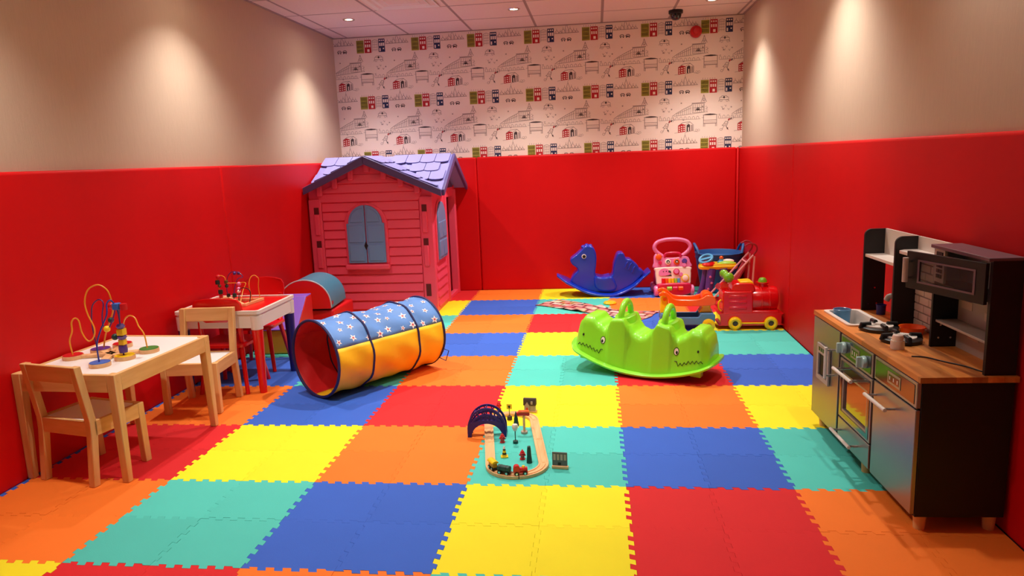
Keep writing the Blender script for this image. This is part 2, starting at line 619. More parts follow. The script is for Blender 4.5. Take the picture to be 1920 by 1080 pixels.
# long sloping hall with columns
wl([(0.52, 0.60), (0.60, 0.545), (0.72, 0.48), (0.83, 0.43), (0.86, 0.41)], 0.006)
wl([(0.55, 0.60), (1.10, 0.545)], 0.005); wl([(0.60, 0.56), (0.84, 0.47)], 0.004)
for a in range(8):
    x = 0.60 + a * 0.032
    wl([(x, 0.592 - a * 0.003), (x, 0.552 - a * 0.0165)], 0.005)
wo(0.86, 0.40, 1.06, 0.55, 0.005)
wl([(0.85, 0.39), (1.08, 0.385)], 0.009)
for a in range(6): wl([(0.885 + a * 0.033, 0.41), (0.885 + a * 0.033, 0.54)], 0.005)
wl([(0.86, 0.47), (1.06, 0.465)], 0.005); wl([(0.86, 0.505), (1.06, 0.50)], 0.004)
wp('print_dark', [(0.925, 0.515), (0.955, 0.475), (0.985, 0.515)])
wl([(0.91, 0.52), (0.955, 0.46), (1.0, 0.52)], 0.006, 'print_dark')
for k in range(9): wl([(1.08 + 0.02 * (k % 3), 0.46 + 0.012 * k), (1.10 + 0.015 * (k % 2), 0.445 + 0.012 * k)], 0.004)
# long arcade of arches under the hall
for a in range(10):
    x = 0.30 + a * 0.07
    wl([(x, 0.665), (x, 0.63), (x + 0.02, 0.612), (x + 0.04, 0.63), (x + 0.04, 0.665)], 0.004)
wl([(0.30, 0.668), (1.0, 0.662)], 0.004)
# bandstand
wp('print_dark', [(0.03, 0.60), (0.09, 0.585), (0.16, 0.578), (0.23, 0.585), (0.29, 0.60), (0.16, 0.607)])
wl([(0.05, 0.603), (0.05, 0.80)], 0.007); wl([(0.27, 0.603), (0.27, 0.80)], 0.007)
wl([(0.05, 0.69), (0.27, 0.69)], 0.006); wl([(0.05, 0.745), (0.27, 0.745)], 0.01); wl([(0.06, 0.72), (0.26, 0.72)], 0.004)
wl([(0.07, 0.75), (0.07, 0.80)], 0.006); wl([(0.25, 0.75), (0.25, 0.80)], 0.006)
wl([(0.02, 0.645), (0.06, 0.64)], 0.004); wl([(0.30, 0.60), (0.33, 0.595)], 0.006)
# walker with a red flag
wl([(0.38, 0.78), (0.42, 0.72), (0.46, 0.74), (0.44, 0.80), (0.39, 0.80), (0.36, 0.79), (0.38, 0.78)], 0.006)
wl([(0.39, 0.76), (0.45, 0.76)], 0.005); wl([(0.40, 0.78), (0.44, 0.78)], 0.005)
wl([(0.45, 0.745), (0.475, 0.69)], 0.006)
wp('print_red', [(0.455, 0.70), (0.475, 0.672), (0.50, 0.68), (0.475, 0.715)])
wp('print_dark', [(0.50, 0.675), (0.53, 0.665), (0.515, 0.695), (0.495, 0.70)])
wl([(0.43, 0.80), (0.45, 0.86), (0.47, 0.865)], 0.006, 'print_dark'); wl([(0.39, 0.80), (0.36, 0.87)], 0.005)
wl([(0.345 + 0.02 * math.cos(k * PI / 4), 0.86 + 0.02 * math.sin(k * PI / 4)) for k in range(9)], 0.004)
wp('print_dark', [(0.44, 0.835), (0.46, 0.83), (0.465, 0.85), (0.445, 0.855)])
wl([(0.52, 0.63), (0.56, 0.66), (0.53, 0.70)], 0.004)
# kiosk with checked wall
wp('print_red', [(0.62, 0.77), (0.68, 0.735), (0.745, 0.755), (0.745, 0.875), (0.62, 0.89)])
for a in range(3):
    for b in range(3):
        wr('print_white', 0.632 + a * 0.04, 0.782 + b * 0.036 - a * 0.006, 0.654 + a * 0.04, 0.80 + b * 0.036 - a * 0.006)
wl([(0.62, 0.77), (0.70, 0.715), (0.82, 0.705), (0.88, 0.76), (0.88, 0.86)], 0.006)
wl([(0.745, 0.755), (0.82, 0.71)], 0.005); wl([(0.74, 0.885), (0.88, 0.86)], 0.005)
wp('print_dark', [(0.765, 0.765), (0.80, 0.74), (0.825, 0.76), (0.825, 0.865), (0.765, 0.875)])
wr('print_white', 0.79, 0.80, 0.806, 0.868)
wl([(0.85, 0.76), (0.85, 0.86)], 0.012); wl([(0.865, 0.76), (0.868, 0.86)], 0.006)
wl([(0.56, 0.895), (0.62, 0.885)], 0.004); wl([(0.88, 0.87), (0.96, 0.885)], 0.004)
for x in (0.93, 0.97): wl([(x + 0.018 * math.cos(k * PI / 4), 0.855 + 0.018 * math.sin(k * PI / 4)) for k in range(9)], 0.003)
for x, y in ((0.665, 0.37), (0.02, 0.44), (0.50, 0.47), (0.36, 0.50), (0.70, 0.66)): wr('print_grey', x, y, x + 0.022, y + 0.02)
for x, y in ((0.34, 0.46), (0.37, 0.49), (0.40, 0.44), (0.45, 0.5)): wl([(x, y), (x + 0.02, y + 0.03), (x + 0.03, y)], 0.004)
g = G()
PW, PH = 0.511, 0.497
for iy in range(0, 4):
    for ix in range(-4, 6):
        ox, oz = -0.616 + ix * PW, 2.317 - iy * PH
        for layer, (c, pts) in enumerate(WP):
            poly = [(ox + x * PW, oz - y * PH) for x, y in pts]
            for fn in (lambda p: p[0] - XL - 0.002, lambda p: XR - 0.002 - p[0], lambda p: p[1] - HP + 0.03, lambda p: HC - 0.002 - p[1]):
                if poly: poly = clip(poly, fn)
            if len(poly) < 3: continue
            yy = YB - 0.0006 - (0.0005 if c in ('print_white',) else 0.0)
            g.use(c).add([(x, yy, z) for x, z in poly], [tuple(range(len(poly)))])
g.build('wallpaper_print', None, wall_back, smooth=False)

# ceiling: dropped grid with tiles
g = G().box(XL, XR, YF, YB, HC + 0.012, HC + 0.1)
ceiling = struct(g.build('ceiling', 'ceiling_grid', smooth=False))
gx = [XL, -1.72, -1.145, -0.57, 0.005, 0.58, 1.155, 1.73, XR]
gy = [YB] + [3.63 - 0.57 * k for k in range(12)]
gy = [y for y in gy if y > YF] + [YF]
CT = {}
for a in range(len(gx) - 1):
    for b in range(len(gy) - 1):
        sx, sy = gx[a + 1] - gx[a], gy[b] - gy[b + 1]
        if sx < 0.05 or sy < 0.05: sx = max(sx, 0.03)
        key = (round(sx, 3), round(sy, 3))
        gap = 0.011
        if key not in CT:
            o = G().box(-sx / 2 + gap, sx / 2 - gap, -sy / 2 + gap, sy / 2 - gap, 0.002, 0.013).build('ceiling_tile', 'ceiling_tile', ceiling, smooth=False)
            CT[key] = o.data
        else:
            o = bpy.data.objects.new('ceiling_tile', CT[key])
            col.objects.link(o)
            o.parent = ceiling
        o.location = ((gx[a] + gx[a + 1]) / 2, (gy[b] + gy[b + 1]) / 2, HC)
g = G()
for x in gx[1:-1]: g.box(x - 0.012, x + 0.012, YF, YB, HC + 0.0035, HC + 0.013)
for y in gy[1:-1]: g.box(XL, XR, y - 0.012, y + 0.012, HC + 0.003, HC + 0.0128)
g.build('ceiling_grid', 'ceiling_grid', ceiling, smooth=False)
g = G()
for x0, x1, y0, y1 in ((XL, XL + 0.018, YF, YB), (XR - 0.018, XR, YF, YB), (XL, XR, YB - 0.018, YB)):
    g.box(x0, x1, y0, y1, HC - 0.004, HC + 0.012)
g.build('edge_trim', 'ceiling_grid', ceiling, smooth=False)

# air vent in the ceiling
t = thing('ceiling_vent', 'square white air diffuser set in the ceiling tile', 'vent', (-0.86, 2.78, HC))
g = G()
for k, r in enumerate((0.24, 0.18, 0.12, 0.06)):
    z0 = -0.006 + 0.003 * k
    ring = []
    o1 = [(-r, -r, z0), (r, -r, z0), (r, r, z0), (-r, r, z0)]
    q = r - 0.035
    o2 = [(-q, -q, z0 + 0.014), (q, -q, z0 + 0.014), (q, q, z0 + 0.014), (-q, q, z0 + 0.014)]
    G().loft([[Vector(p) for p in o1], [Vector(p) for p in o2]], False).build('louvre', 'metal_white', t, smooth=False, solid=0.003)

# downlights
NAMES = {0: 'round recessed downlight nearest the beige left wall above the playhouse', 1: 'round recessed downlight near the back of the ceiling centre',
         2: 'round recessed downlight near the beige right wall at the back', 3: 'recessed downlight by the left wall halfway down the room',
         4: 'recessed downlight in mid ceiling over the open floor', 5: 'recessed downlight by the right wall halfway down the room',
         6: 'recessed downlight above the small wooden table', 7: 'recessed downlight above the front of the mat', 8: 'recessed downlight above the toy kitchen'}
for k, (x, y, pw) in enumerate(DOWNLIGHTS):
    t = thing('ceiling_downlight', NAMES[k], 'light', (x, y, HC), 0, 'recessed ceiling downlights')
    G().lathe([(0.030, 0.002), (0.032, -0.004), (0.044, -0.006), (0.048, -0.001), (0.048, 0.004), (0.030, 0.004)], 28).build('bezel', 'chrome', t)
    G().lathe([(0.001, 0.0015), (0.029, 0.0015), (0.029, 0.004), (0.001, 0.004)], 24).build('lens', 'lamp_lens', t)
    ld = bpy.data.lights.new('downlight_beam', 'SPOT')
    ld.energy = pw
    ld.color = LAMP_COLOR
    ld.spot_size = R(110)
    ld.spot_blend = 1.0
    ld.shadow_soft_size = 0.028
    lo = bpy.data.objects.new('downlight_beam', ld)
    col.objects.link(lo)
    lo.parent = t
    lo.location = (0, 0, -0.012)

# camera dome and alarm sounder
t = thing('security_camera', 'small black dome security camera on the ceiling', 'camera', (1.176, 3.78, HC))
G().lathe([(0.001, 0.003), (0.058, 0.003), (0.058, -0.022), (0.052, -0.026), (0.001, -0.026)], 24).build('housing', 'grate_black', t)
G().lathe([(0.046, -0.024), (0.045, -0.04), (0.038, -0.058), (0.024, -0.072), (0.001, -0.077)], 24).build('dome', 'smoke_dome', t)
t = thing('alarm_sounder', 'round red fire alarm sounder high on the patterned wall', 'alarm', (1.381, YB, 2.223))
G().lathe([(0.001, 0.0), (0.05, 0.0), (0.05, -0.03), (0.046, -0.04), (0.03, -0.046), (0.001, -0.048)], 24, axis='y').build('body', 'alarm_red', t)
G().lathe([(0.028, -0.044), (0.026, -0.056), (0.001, -0.06)], 20, axis='y').build('grille', 'alarm_red', t)

# ------------------------------------------------------------------ playhouse
HX0, HX1, HY0, HY1 = -1.800, -0.790, 3.11, 4.06     # wall outline
HRX, HRZ, HEZ = -1.300, 1.268, 0.990                  # ridge x, ridge height, eave height
house = thing('playhouse', 'pink-red plastic playhouse with lavender roof and blue arched shutters', 'playhouse', (0, 0, 0))
def gable_z(x):
    return HRZ - 0.03 - (HRZ - HEZ) * abs(x - HRX) / (HX1 + 0.11 - HRX)
front = [(HX0, 0.0), (HX1, 0.0), (HX1, gable_z(HX1)), (HRX, gable_z(HRX)), (HX0, gable_z(HX0))]
G().prism(front, HY0 + 0.012, HY0 + 0.05, 'xz').build('front_wall', 'house_red', house)
G().prism(front, HY1 - 0.04, HY1, 'xz').build('rear_wall', 'house_red', house)
G().box(HX0, HX0 + 0.04, HY0 + 0.05, HY1 - 0.04, 0, 0.98).build('side_wall', 'house_red', house)
# right wall with window and doorway
g = G()
g.box(HX1 - 0.04, HX1, HY0 + 0.05, 3.60, 0, 0.98)
g.box(HX1 - 0.04, HX1, 3.60, 3.98, 0.90, 0.98)
g.box(HX1 - 0.04, HX1, 3.98, HY1 - 0.04, 0, 0.98)
g.box(HX1 - 0.04, HX1 + 0.004, 3.60, 3.98, 0, 0.035)
g.build('side_wall', 'house_red', house, bevel=0.004)
G().box(HX1 - 0.05, HX1 + 0.018, 3.975, 4.03, 0.0, 0.96).build('door_post', 'house_red', house, bevel=0.006)
G().box(HX1 - 0.05, HX1 + 0.016, 3.575, 3.615, 0.0, 0.96).build('door_post', 'house_red', house, bevel=0.006)
G().box(HX0 + 0.05, HX1 - 0.05, HY0 + 0.06, HY1 - 0.05, 0.0, 0.02).build('floor_panel', 'house_dark', house)
# clapboards on the front
bh = 0.0735
zs = 0.03
nb = 0
PW0, PW1 = HX0 + 0.105, HX1 - 0.105
while zs < 1.20:
    z1 = zs + bh
    zt = min(z1, 1.2)
    def span(z):
        if z < 0.945: return PW0, PW1
        dx = (HRZ - 0.085 - z) / (HRZ - HEZ) * (HX1 + 0.11 - HRX)
        return max(HX0 + 0.02, HRX - dx), min(HX1 - 0.02, HRX + dx)
    a0, b0 = span(zs + 0.004)
    a1, b1 = span(zt)
    if b1 - a1 > 0.03:
        vs = [(a0, HY0 - 0.008, zs + 0.006), (b0, HY0 - 0.008, zs + 0.006), (b1, HY0 + 0.008, zt), (a1, HY0 + 0.008, zt)]
        bk = [(x, HY0 + 0.02, z) for x, y, z in vs]
        G().add(vs + bk, [(0, 1, 2, 3), (7, 6, 5, 4), (0, 4, 5, 1), (1, 5, 6, 2), (2, 6, 7, 3), (3, 7, 4, 0)]).build('clapboard', 'house_red', house, bevel=0.004)
    zs += bh
    nb += 1
# clapboards under the side window and beside it
for k in range(5):
    z0 = 0.03 + k * bh
    vs = [(HX1 + 0.010, HY0 + 0.07, z0 + 0.006), (HX1 + 0.010, 3.55, z0 + 0.006), (HX1 - 0.002, 3.55, z0 + bh), (HX1 - 0.002, HY0 + 0.07, z0 + bh)]
    bk = [(HX1 - 0.012, y, z) for x, y, z in vs]
    G().add(vs + bk, [(0, 1, 2, 3), (7, 6, 5, 4), (0, 4, 5, 1), (1, 5, 6, 2), (2, 6, 7, 3), (3, 7, 4, 0)]).build('clapboard', 'house_red', house, bevel=0.003)
# corner posts with lock slots
for xa, xb in ((HX0 - 0.004, HX0 + 0.102), (HX1 - 0.102, HX1 + 0.004)):
    G().box(xa, xb, HY0 - 0.006, HY0 + 0.05, 0, 0.945).build('corner_post', 'house_red', house, bevel=0.008)
    xc = (xa + xb) / 2 + (0.012 if xa < -1.5 else -0.012)
    for z0 in (0.14, 0.405, 0.675):
        if z0 == 0.14:
            G().box(xc - 0.020, xc + 0.020, HY0 - 0.0085, HY0, z0, z0 + 0.10).build('lock_slot', 'house_dark', house)
            continue
        G().box(xc - 0.020, xc + 0.020, HY0 - 0.0085, HY0, z0 + 0.15, z0 + 0.205).build('lock_slot', 'house_dark', house)
        G().box(xc - 0.022, xc + 0.022, HY0 - 0.020, HY0, z0 - 0.02, z0 + 0.15).build('lock_rib', 'house_red', house, bevel=0.008)
# brackets under the gable
for k in (-0.40, -0.27, -0.135, 0.0, 0.135, 0.27, 0.40):
    x = HRX + k
    zt = gable_z(x) - 0.015
    G().box(x - 0.022, x + 0.022, HY0 - 0.022, HY0 + 0.01, zt - 0.075, zt + 0.01).build('gable_bracket', 'house_red', house, bevel=0.008)
# window: frame, sill, two arched shutters with panels
def arch_poly(x0, x1, z0, zs_, top, n=14):
    c, r = (x0 + x1) / 2, (x1 - x0) / 2
    pts = [(x0, z0), (x1, z0), (x1, zs_)]
    pts += [(c + r * math.cos(PI * i / n), zs_ + (top - zs_) * math.sin(PI * i / n)) for i in range(1, n)]
    pts.append((x0, zs_))
    return pts
WX, WW = -1.335, 0.155
G().prism(arch_poly(WX - WW - 0.022, WX + WW + 0.022, 0.415, 0.735, 0.905), HY0 - 0.018, HY0 + 0.01, 'xz').build('window_frame', 'house_red', house, bevel=0.008)
G().box(WX - WW - 0.03, WX + WW + 0.03, HY0 - 0.05, HY0, 0.37, 0.415).build('window_sill', 'house_red', house, bevel=0.012)
for s in (-1, 1):
    # outer edge slightly wider below the arch
    x_in, x_ar, x_out = WX + s * 0.004, WX + s * (WW - 0.016), WX + s * WW
    n = 10
    pts = [(x_in, 0.425), (x_out, 0.425), (x_out, 0.745), (x_ar, 0.745)]
    pts += [(x_in + (x_ar - x_in) * math.cos(PI / 2 * i / n), 0.745 + 0.145 * math.sin(PI / 2 * i / n)) for i in range(1, n + 1)]
    sh = G().prism(pts, HY0 - 0.034, HY0 - 0.016, 'xz').build('shutter', 'house_shutter', house, bevel=0.004)
    for z0, z1 in ((0.440, 0.572), (0.592, 0.728)):
        xa, xb = x_in + s * 0.014, x_out - s * 0.014
        G().box(min(xa, xb), max(xa, xb), HY0 - 0.040, HY0 - 0.030, z0, z1).build('shutter_panel', 'house_shutter', sh, bevel=0.005)
    pts = [(x_in + s * 0.012, 0.755)] + [(x_in + s * 0.012 + (x_ar - x_in - s * 0.028) * math.cos(PI / 2 * i / n), 0.755 + 0.112 * math.sin(PI / 2 * i / n)) for i in range(0, n + 1)]
    G().prism(pts, HY0 - 0.040, HY0 - 0.030, 'xz').build('shutter_panel', 'house_shutter', sh, bevel=0.004)
G().prism([(WX - 0.004, 0.53), (WX + 0.014, 0.565), (WX - 0.004, 0.60), (WX - 0.018, 0.565)], HY0 - 0.0355, HY0 - 0.033, 'xz').build('shutter_gap', 'black_ink', house)
# side window
yc, yw = 3.355, 0.15
G().prism([(a, b) for a, b in arch_poly(yc - yw - 0.02, yc + yw + 0.02, 0.40, 0.72, 0.905)], HX1 - 0.004, HX1 + 0.014, 'yz').build('window_frame', 'house_red', house, bevel=0.006)
sh = G().prism(arch_poly(yc - yw, yc + yw, 0.42, 0.735, 0.885), HX1 + 0.008, HX1 + 0.026, 'yz').build('shutter', 'house_shutter', house, bevel=0.005)
for z0, z1 in ((0.44, 0.572), (0.592, 0.725)):
    for a, b in ((yc - yw + 0.014, yc - 0.008), (yc + 0.008, yc + yw - 0.014)):
        G().box(HX1 + 0.022, HX1 + 0.031, a, b, z0, z1).build('shutter_panel', 'house_shutter', sh, bevel=0.004)
# roof: front gable crossing a main gable, built of slabs and shingles
RY0, RYM, RY1 = 3.045, 3.57, 4.09
RX0, RX1 = -1.808, -0.690
def slab(pts, th, name, m, bev=0.006):
    up = [Vector(p) for p in pts]
    nrm = (up[1] - up[0]).cross(up[2] - up[0]).normalized()
    if nrm.z < 0: nrm = -nrm
    dn = [p - nrm * th for p in up]
    n = len(up)
    fs = [tuple(range(n)), tuple(range(2 * n - 1, n - 1, -1))] + [(i, (i + 1) % n, n + (i + 1) % n, n + i) for i in range(n)]
    return G().add(up + dn, fs).build(name, m, house, bevel=bev)
hz_r = HEZ
hz_l = HRZ - (HRZ - HEZ) * (HRX - RX0) / (RX1 - HRX)
slab([(HRX, RY0, HRZ), (RX1, RY0, hz_r), (RX1, RY0 + 0.03, hz_r), (HRX, RYM, HRZ)], 0.03, 'gable_roof', 'house_roof')
y_l = RYM - (RYM - RY0 - 0.02) * (HRZ - hz_l) / (HRZ - HEZ)
slab([(HRX, RY0, HRZ), (RX0, RY0, hz_l), (RX0, y_l, hz_l), (HRX, RYM, HRZ)], 0.03, 'gable_roof', 'house_roof')
slab([(HRX, RYM, HRZ), (RX1, RYM, HRZ), (RX1, RY0 + 0.02, HEZ)], 0.03, 'main_roof', 'house_roof')
slab([(HRX, RYM, HRZ), (RX0, RYM, HRZ), (RX0, y_l, hz_l)], 0.03, 'main_roof', 'house_roof')
slab([(RX0, RYM, HRZ), (RX1, RYM, HRZ), (RX1, RY1, HEZ), (RX0, RY1, HEZ)], 0.03, 'main_roof', 'house_roof')
# fascia boards on the front gable and on the right gable end
for xe, ze in ((RX0, hz_l), (RX1, hz_r)):
    d = Vector((xe - HRX, 0, ze - HRZ))
    pts = [(HRX, HRZ + 0.006), (xe, ze + 0.006), (xe, ze - 0.048), (HRX, HRZ - 0.058)]
    G().prism(pts, RY0 - 0.022, RY0 + 0.002, 'xz').build('fascia', 'house_fascia', house, bevel=0.005)
for ye in (RY0 + 0.01, RY1):
    pts = [(RYM, HRZ + 0.006), (ye, HEZ + 0.004), (ye, HEZ - 0.045), (RYM, HRZ - 0.055)]
    G().prism(pts, RX1 - 0.002, RX1 + 0.022, 'yz').build('fascia', 'house_fascia', house, bevel=0.005)
G().prism([(RYM, HRZ - 0.05), (HY0 + 0.05, HEZ - 0.02), (HY1 - 0.02, HEZ - 0.02)], HX1 - 0.03, HX1 - 0.004, 'yz').build('side_gable', 'house_fascia', house)
# shingles: rounded tongues, shared mesh
def shingle_mesh(wd, ln, name):
    n = 6
    pts = [(-wd / 2, 0.02), (-wd / 2, -ln * 0.86)]
    pts += [(-wd / 2 * math.cos(PI * i / n), -ln * 0.86 - ln * 0.14 * math.sin(PI * i / n)) for i in range(1, n)]
    pts += [(wd / 2, -ln * 0.86), (wd / 2, 0.02)]
    g_ = G()
    g_.use('house_roof').prism(pts, 0.0, 0.009)
    g_.use('house_fascia')
    g_.m = [0, 0] + [1] * (len(g_.f) - 2)
    o = g_.build(name, None, house, smooth=False)
    me = o.data
    bpy.data.objects.remove(o)
    return me
sm = shingle_mesh(0.118, 0.135, 'shingle')
sl_main = math.hypot(RYM - RY0 - 0.02, HRZ - HEZ)
sl_gab = math.hypot(RX1 - HRX, HRZ - HEZ)
def put_shingle(origin, down, across, dist, side):
    nrm = across.cross(down)
    if nrm.z < 0: nrm = -nrm
    p = origin + down * dist + across * side + nrm * 0.001
    # tip each tongue up so its lower edge stands proud
    yv = (-down * math.cos(0.05) - nrm * math.sin(0.05)).normalized()
    zv = (nrm * math.cos(0.05) - down * math.sin(0.05)).normalized()
    xv = yv.cross(zv)
    mt = Matrix(((xv.x, yv.x, zv.x, p.x), (xv.y, yv.y, zv.y, p.y), (xv.z, yv.z, zv.z, p.z), (0, 0, 0, 1)))
    o = bpy.data.objects.new('shingle', sm)
    col.objects.link(o)
    o.parent = house
    o.matrix_local = mt
dn_main = Vector((0, -(RYM - RY0 - 0.02), HEZ - HRZ)).normalized()
for row in range(4):
    for k in range(9):
        xs = RX0 + 0.065 + k * 0.1225 + (0.06 if row % 2 else 0)
        dist = 0.02 + row * 0.14
        c = Vector((RX0, RYM, HRZ)) + dn_main * (dist + 0.07)
        if xs > RX1 - 0.06: continue
        side = abs(xs - HRX)
        gz = HRZ - (HRZ - HEZ) * side / (RX1 - HRX)
        if c.z < gz + 0.002: continue
        put_shingle(Vector((xs, RYM, HRZ)), dn_main, Vector((1, 0, 0)), dist, 0)
for sgn in (1, -1):
    dn_g = Vector((sgn * (RX1 - HRX), 0, HEZ - HRZ)).normalized()
    for row in range(4):
        for k in range(5):
            ys = RY0 + 0.065 + k * 0.1225
            dist = 0.02 + row * 0.155
            c = Vector((HRX, ys, HRZ)) + dn_g * (dist + 0.08)
            mz = HRZ - (HRZ - HEZ) * (RYM - ys) / (RYM - RY0 - 0.02)
            if c.z < mz - 0.02 or c.x < RX0 + 0.02 or c.x > RX1: continue
            put_shingle(Vector((HRX, ys, HRZ)), dn_g, Vector((0, 1, 0)), dist, 0)

# ------------------------------------------------------------------ wooden table and chairs
def wood_table(loc, rz):
    t = thing('wooden_table', "small child's pine table with white top by the red wall", 'table', loc, rz)
    W2, L2, H = 0.23, 0.32, 0.445
    lw = 0.038
    for sx in (-1, 1):
        for sy in (-1, 1):
            x, y = sx * (W2 - lw / 2), sy * (L2 - lw / 2)
            # legs taper towards the foot on the inner sides
            b = 0.028
            top = [(x - lw / 2, y - lw / 2, H), (x + lw / 2, y - lw / 2, H), (x + lw / 2, y + lw / 2, H), (x - lw / 2, y + lw / 2, H)]
            ox, oy = sx * (W2 - b / 2), sy * (L2 - b / 2)
            bot = [(ox - b / 2, oy - b / 2, 0), (ox + b / 2, oy - b / 2, 0), (ox + b / 2, oy + b / 2, 0), (ox - b / 2, oy + b / 2, 0)]
            G().loft([[Vector(p) for p in bot], [Vector(p) for p in top]]).build('leg', 'pine', t, bevel=0.003)
    for sy in (-1, 1):
        G().box(-W2 + lw, W2 - lw, sy * (L2 - 0.001) - (0.018 if sy > 0 else 0), sy * (L2 - 0.001) + (0.018 if sy < 0 else 0), H - 0.072, H - 0.001).build('apron', 'pine_x', t, bevel=0.002)
    for sx in (-1, 1):
        G().box(sx * (W2 - 0.001) - (0.018 if sx > 0 else 0), sx * (W2 - 0.001) + (0.018 if sx < 0 else 0), -L2 + lw, L2 - lw, H - 0.072, H - 0.001).build('apron', 'pine_y', t, bevel=0.002)
    G().box(-W2 + 0.017, W2 - 0.017, -L2 + 0.017, L2 - 0.017, H - 0.012, H - 0.004).build('tabletop', 'laminate_white', t)
    for sy in (-1, 1):
        G().lathe([(0.001, 0.0), (0.006, 0.0), (0.006, 0.003), (0.001, 0.003)], 10, (W2 - 0.002, sy * (L2 - 0.019), H - 0.03), axis='x').build('screw_cap', 'pine', t)
    return t
wood_table((-1.567, 0.297, 0), R(-3))

def wood_chair(loc, rz, label):
    """local: seat faces +y, back at -y"""
    t = thing('wooden_chair', label, 'chair', loc, rz, "children's pine chairs")
    W, D, H, SH = 0.146, 0.135, 0.492, 0.262
    lw = 0.030
    for sx in (-1, 1):
        x0, x1 = sx * W - (lw if sx > 0 else 0), sx * W + (lw if sx < 0 else 0)
        # back leg bends: upright post leans back a little above the seat
        ring = []
        for z, off in ((0, -0.010), (SH - 0.05, 0.012), (SH, 0.012), (H, -0.022)):
            y0 = -D + off
            ring.append([Vector((x0, y0, z)), Vector((x1, y0, z)), Vector((x1, y0 + lw, z)), Vector((x0, y0 + lw, z))])
        G().loft(ring).build('back_leg', 'pine', t, bevel=0.003)
        ring = []
        for z, yy in ((0, D - lw + 0.006), (SH, D - lw)):
            ring.append([Vector((x0, yy, z)), Vector((x1, yy, z)), Vector((x1, yy + lw, z)), Vector((x0, yy + lw, z))])
        G().loft(ring).build('front_leg', 'pine', t, bevel=0.003)
        xi = x0 if sx > 0 else x1 - 0.016
        G().box(xi + (0.012 if sx > 0 else -0.012), xi + (0.012 if sx > 0 else -0.012) + 0.018, -D + 0.03, D - lw, SH - 0.062, SH).build('side_rail', 'pine_y', t, bevel=0.002)
    G().box(-W + lw, W - lw, D - 0.022, D - 0.002, SH - 0.062, SH - 0.001).build('front_rail', 'pine_x', t, bevel=0.002)
    G().box(-W + lw, W - lw, -D + 0.014, -D + 0.034, SH - 0.062, SH - 0.001).build('back_rail', 'pine_x', t, bevel=0.002)
    G().box(-W + 0.026, W - 0.026, -D + 0.034, D - 0.022, SH - 0.010, SH - 0.003).build('seat', 'laminate_white', t)
    vs0 = [Vector((-W + lw - 0.002, -D - 0.012, H - 0.070)), Vector((W - lw + 0.002, -D - 0.012, H - 0.070)), Vector((W - lw + 0.002, -D + 0.006, H - 0.070)), Vector((-W + lw - 0.002, -D + 0.006, H - 0.070))]
    vs1 = [Vector((p.x, p.y - 0.008, H)) for p in vs0]
    G().loft([vs0, vs1]).build('back_rest', 'pine_x', t, bevel=0.003)
    return t
wood_chair((-1.576, 0.090, 0), R(-13), 'small pine chair with white seat at the near end of the wooden table')
wood_chair((-1.545, 0.880, 0), R(180 + 5), 'small pine chair with white seat at the far end of the wooden table')

# ------------------------------------------------------------------ bead maze on the wooden table
TZ = 0.441
t = thing('bead_maze', 'wooden bead maze with a tall yellow wire loop on the wooden table', 'bead maze', (-1.57, 0.26, TZ))
def bl(p): return (p[0] + 1.57, p[1] - 0.26, p[2] - TZ)
discs = [('paint_red', -1.720, 0.220), ('paint_purple', -1.666, 0.322), ('paint_blue', -1.512, 0.105), ('paint_yellow', -1.475, 0.210), ('paint_green', -1.438, 0.322), ('paint_red', -1.625, 0.412)]
hub = (-1.575, 0.262)
for m_, x, y in discs:
    c = bl((x, y, TZ))
    h = bl((hub[0], hub[1], TZ))
    G().lathe([(0.001, 0.0), (0.040, 0.0), (0.041, 0.002), (0.041, 0.017), (0.001, 0.017)], 26, c).build('wooden_foot', 'beech', t)
    G().lathe([(0.001, 0.0172), (0.039, 0.0172), (0.038, 0.0195), (0.001, 0.0195)], 26, c).build('painted_top', m_, t)
    d = Vector((h[0] - c[0], h[1] - c[1], 0))
    n = d.normalized()
    s_ = Vector((-n.y, n.x, 0)) * 0.016
    a = Vector((c[0], c[1], 0.001)) + n * 0.03
    b = Vector((h[0], h[1], 0.001))
    G().loft([[a - s_, a + s_, a + s_ + Vector((0, 0, 0.013)), a - s_ + Vector((0, 0, 0.013))], [b - s_, b + s_, b + s_ + Vector((0, 0, 0.013)), b - s_ + Vector((0, 0, 0.013))]]).build('wooden_arm', 'beech', t, bevel=0.002)
W1 = [(-1.72, 0.22, 0.455), (-1.73, 0.226, 0.516), (-1.718, 0.233, 0.557), (-1.719, 0.239, 0.595), (-1.707, 0.245, 0.612), (-1.695, 0.252, 0.599), (-1.693, 0.258, 0.547), (-1.675, 0.264, 0.508), (-1.653, 0.271, 0.52), (-1.647, 0.277, 0.561), (-1.674, 0.283, 0.623), (-1.683, 0.289, 0.676), (-1.665, 0.296, 0.726), (-1.622, 0.302, 0.745), (-1.588, 0.308, 0.722), (-1.579, 0.315, 0.678), (-1.583, 0.321, 0.625), (-1.611, 0.327, 0.573), (-1.640, 0.332, 0.52), (-1.660, 0.334, 0.456)]
W2_ = [(-1.622, 0.4, 0.455), (-1.601, 0.39, 0.513), (-1.583, 0.38, 0.556), (-1.564, 0.37, 0.582), (-1.534, 0.36, 0.596), (-1.504, 0.35, 0.586), (-1.485, 0.34, 0.552), (-1.458, 0.33, 0.519), (-1.444, 0.32, 0.456)]
W3 = [(-1.672, 0.31, 0.456), (-1.676, 0.304, 0.559), (-1.664, 0.297, 0.631), (-1.647, 0.291, 0.664), (-1.614, 0.285, 0.684), (-1.591, 0.279, 0.669), (-1.598, 0.272, 0.62), (-1.596, 0.266, 0.579), (-1.575, 0.262, 0.557), (-1.552, 0.272, 0.60), (-1.545, 0.29, 0.645), (-1.557, 0.33, 0.66), (-1.59, 0.37, 0.60), (-1.628, 0.405, 0.458)]
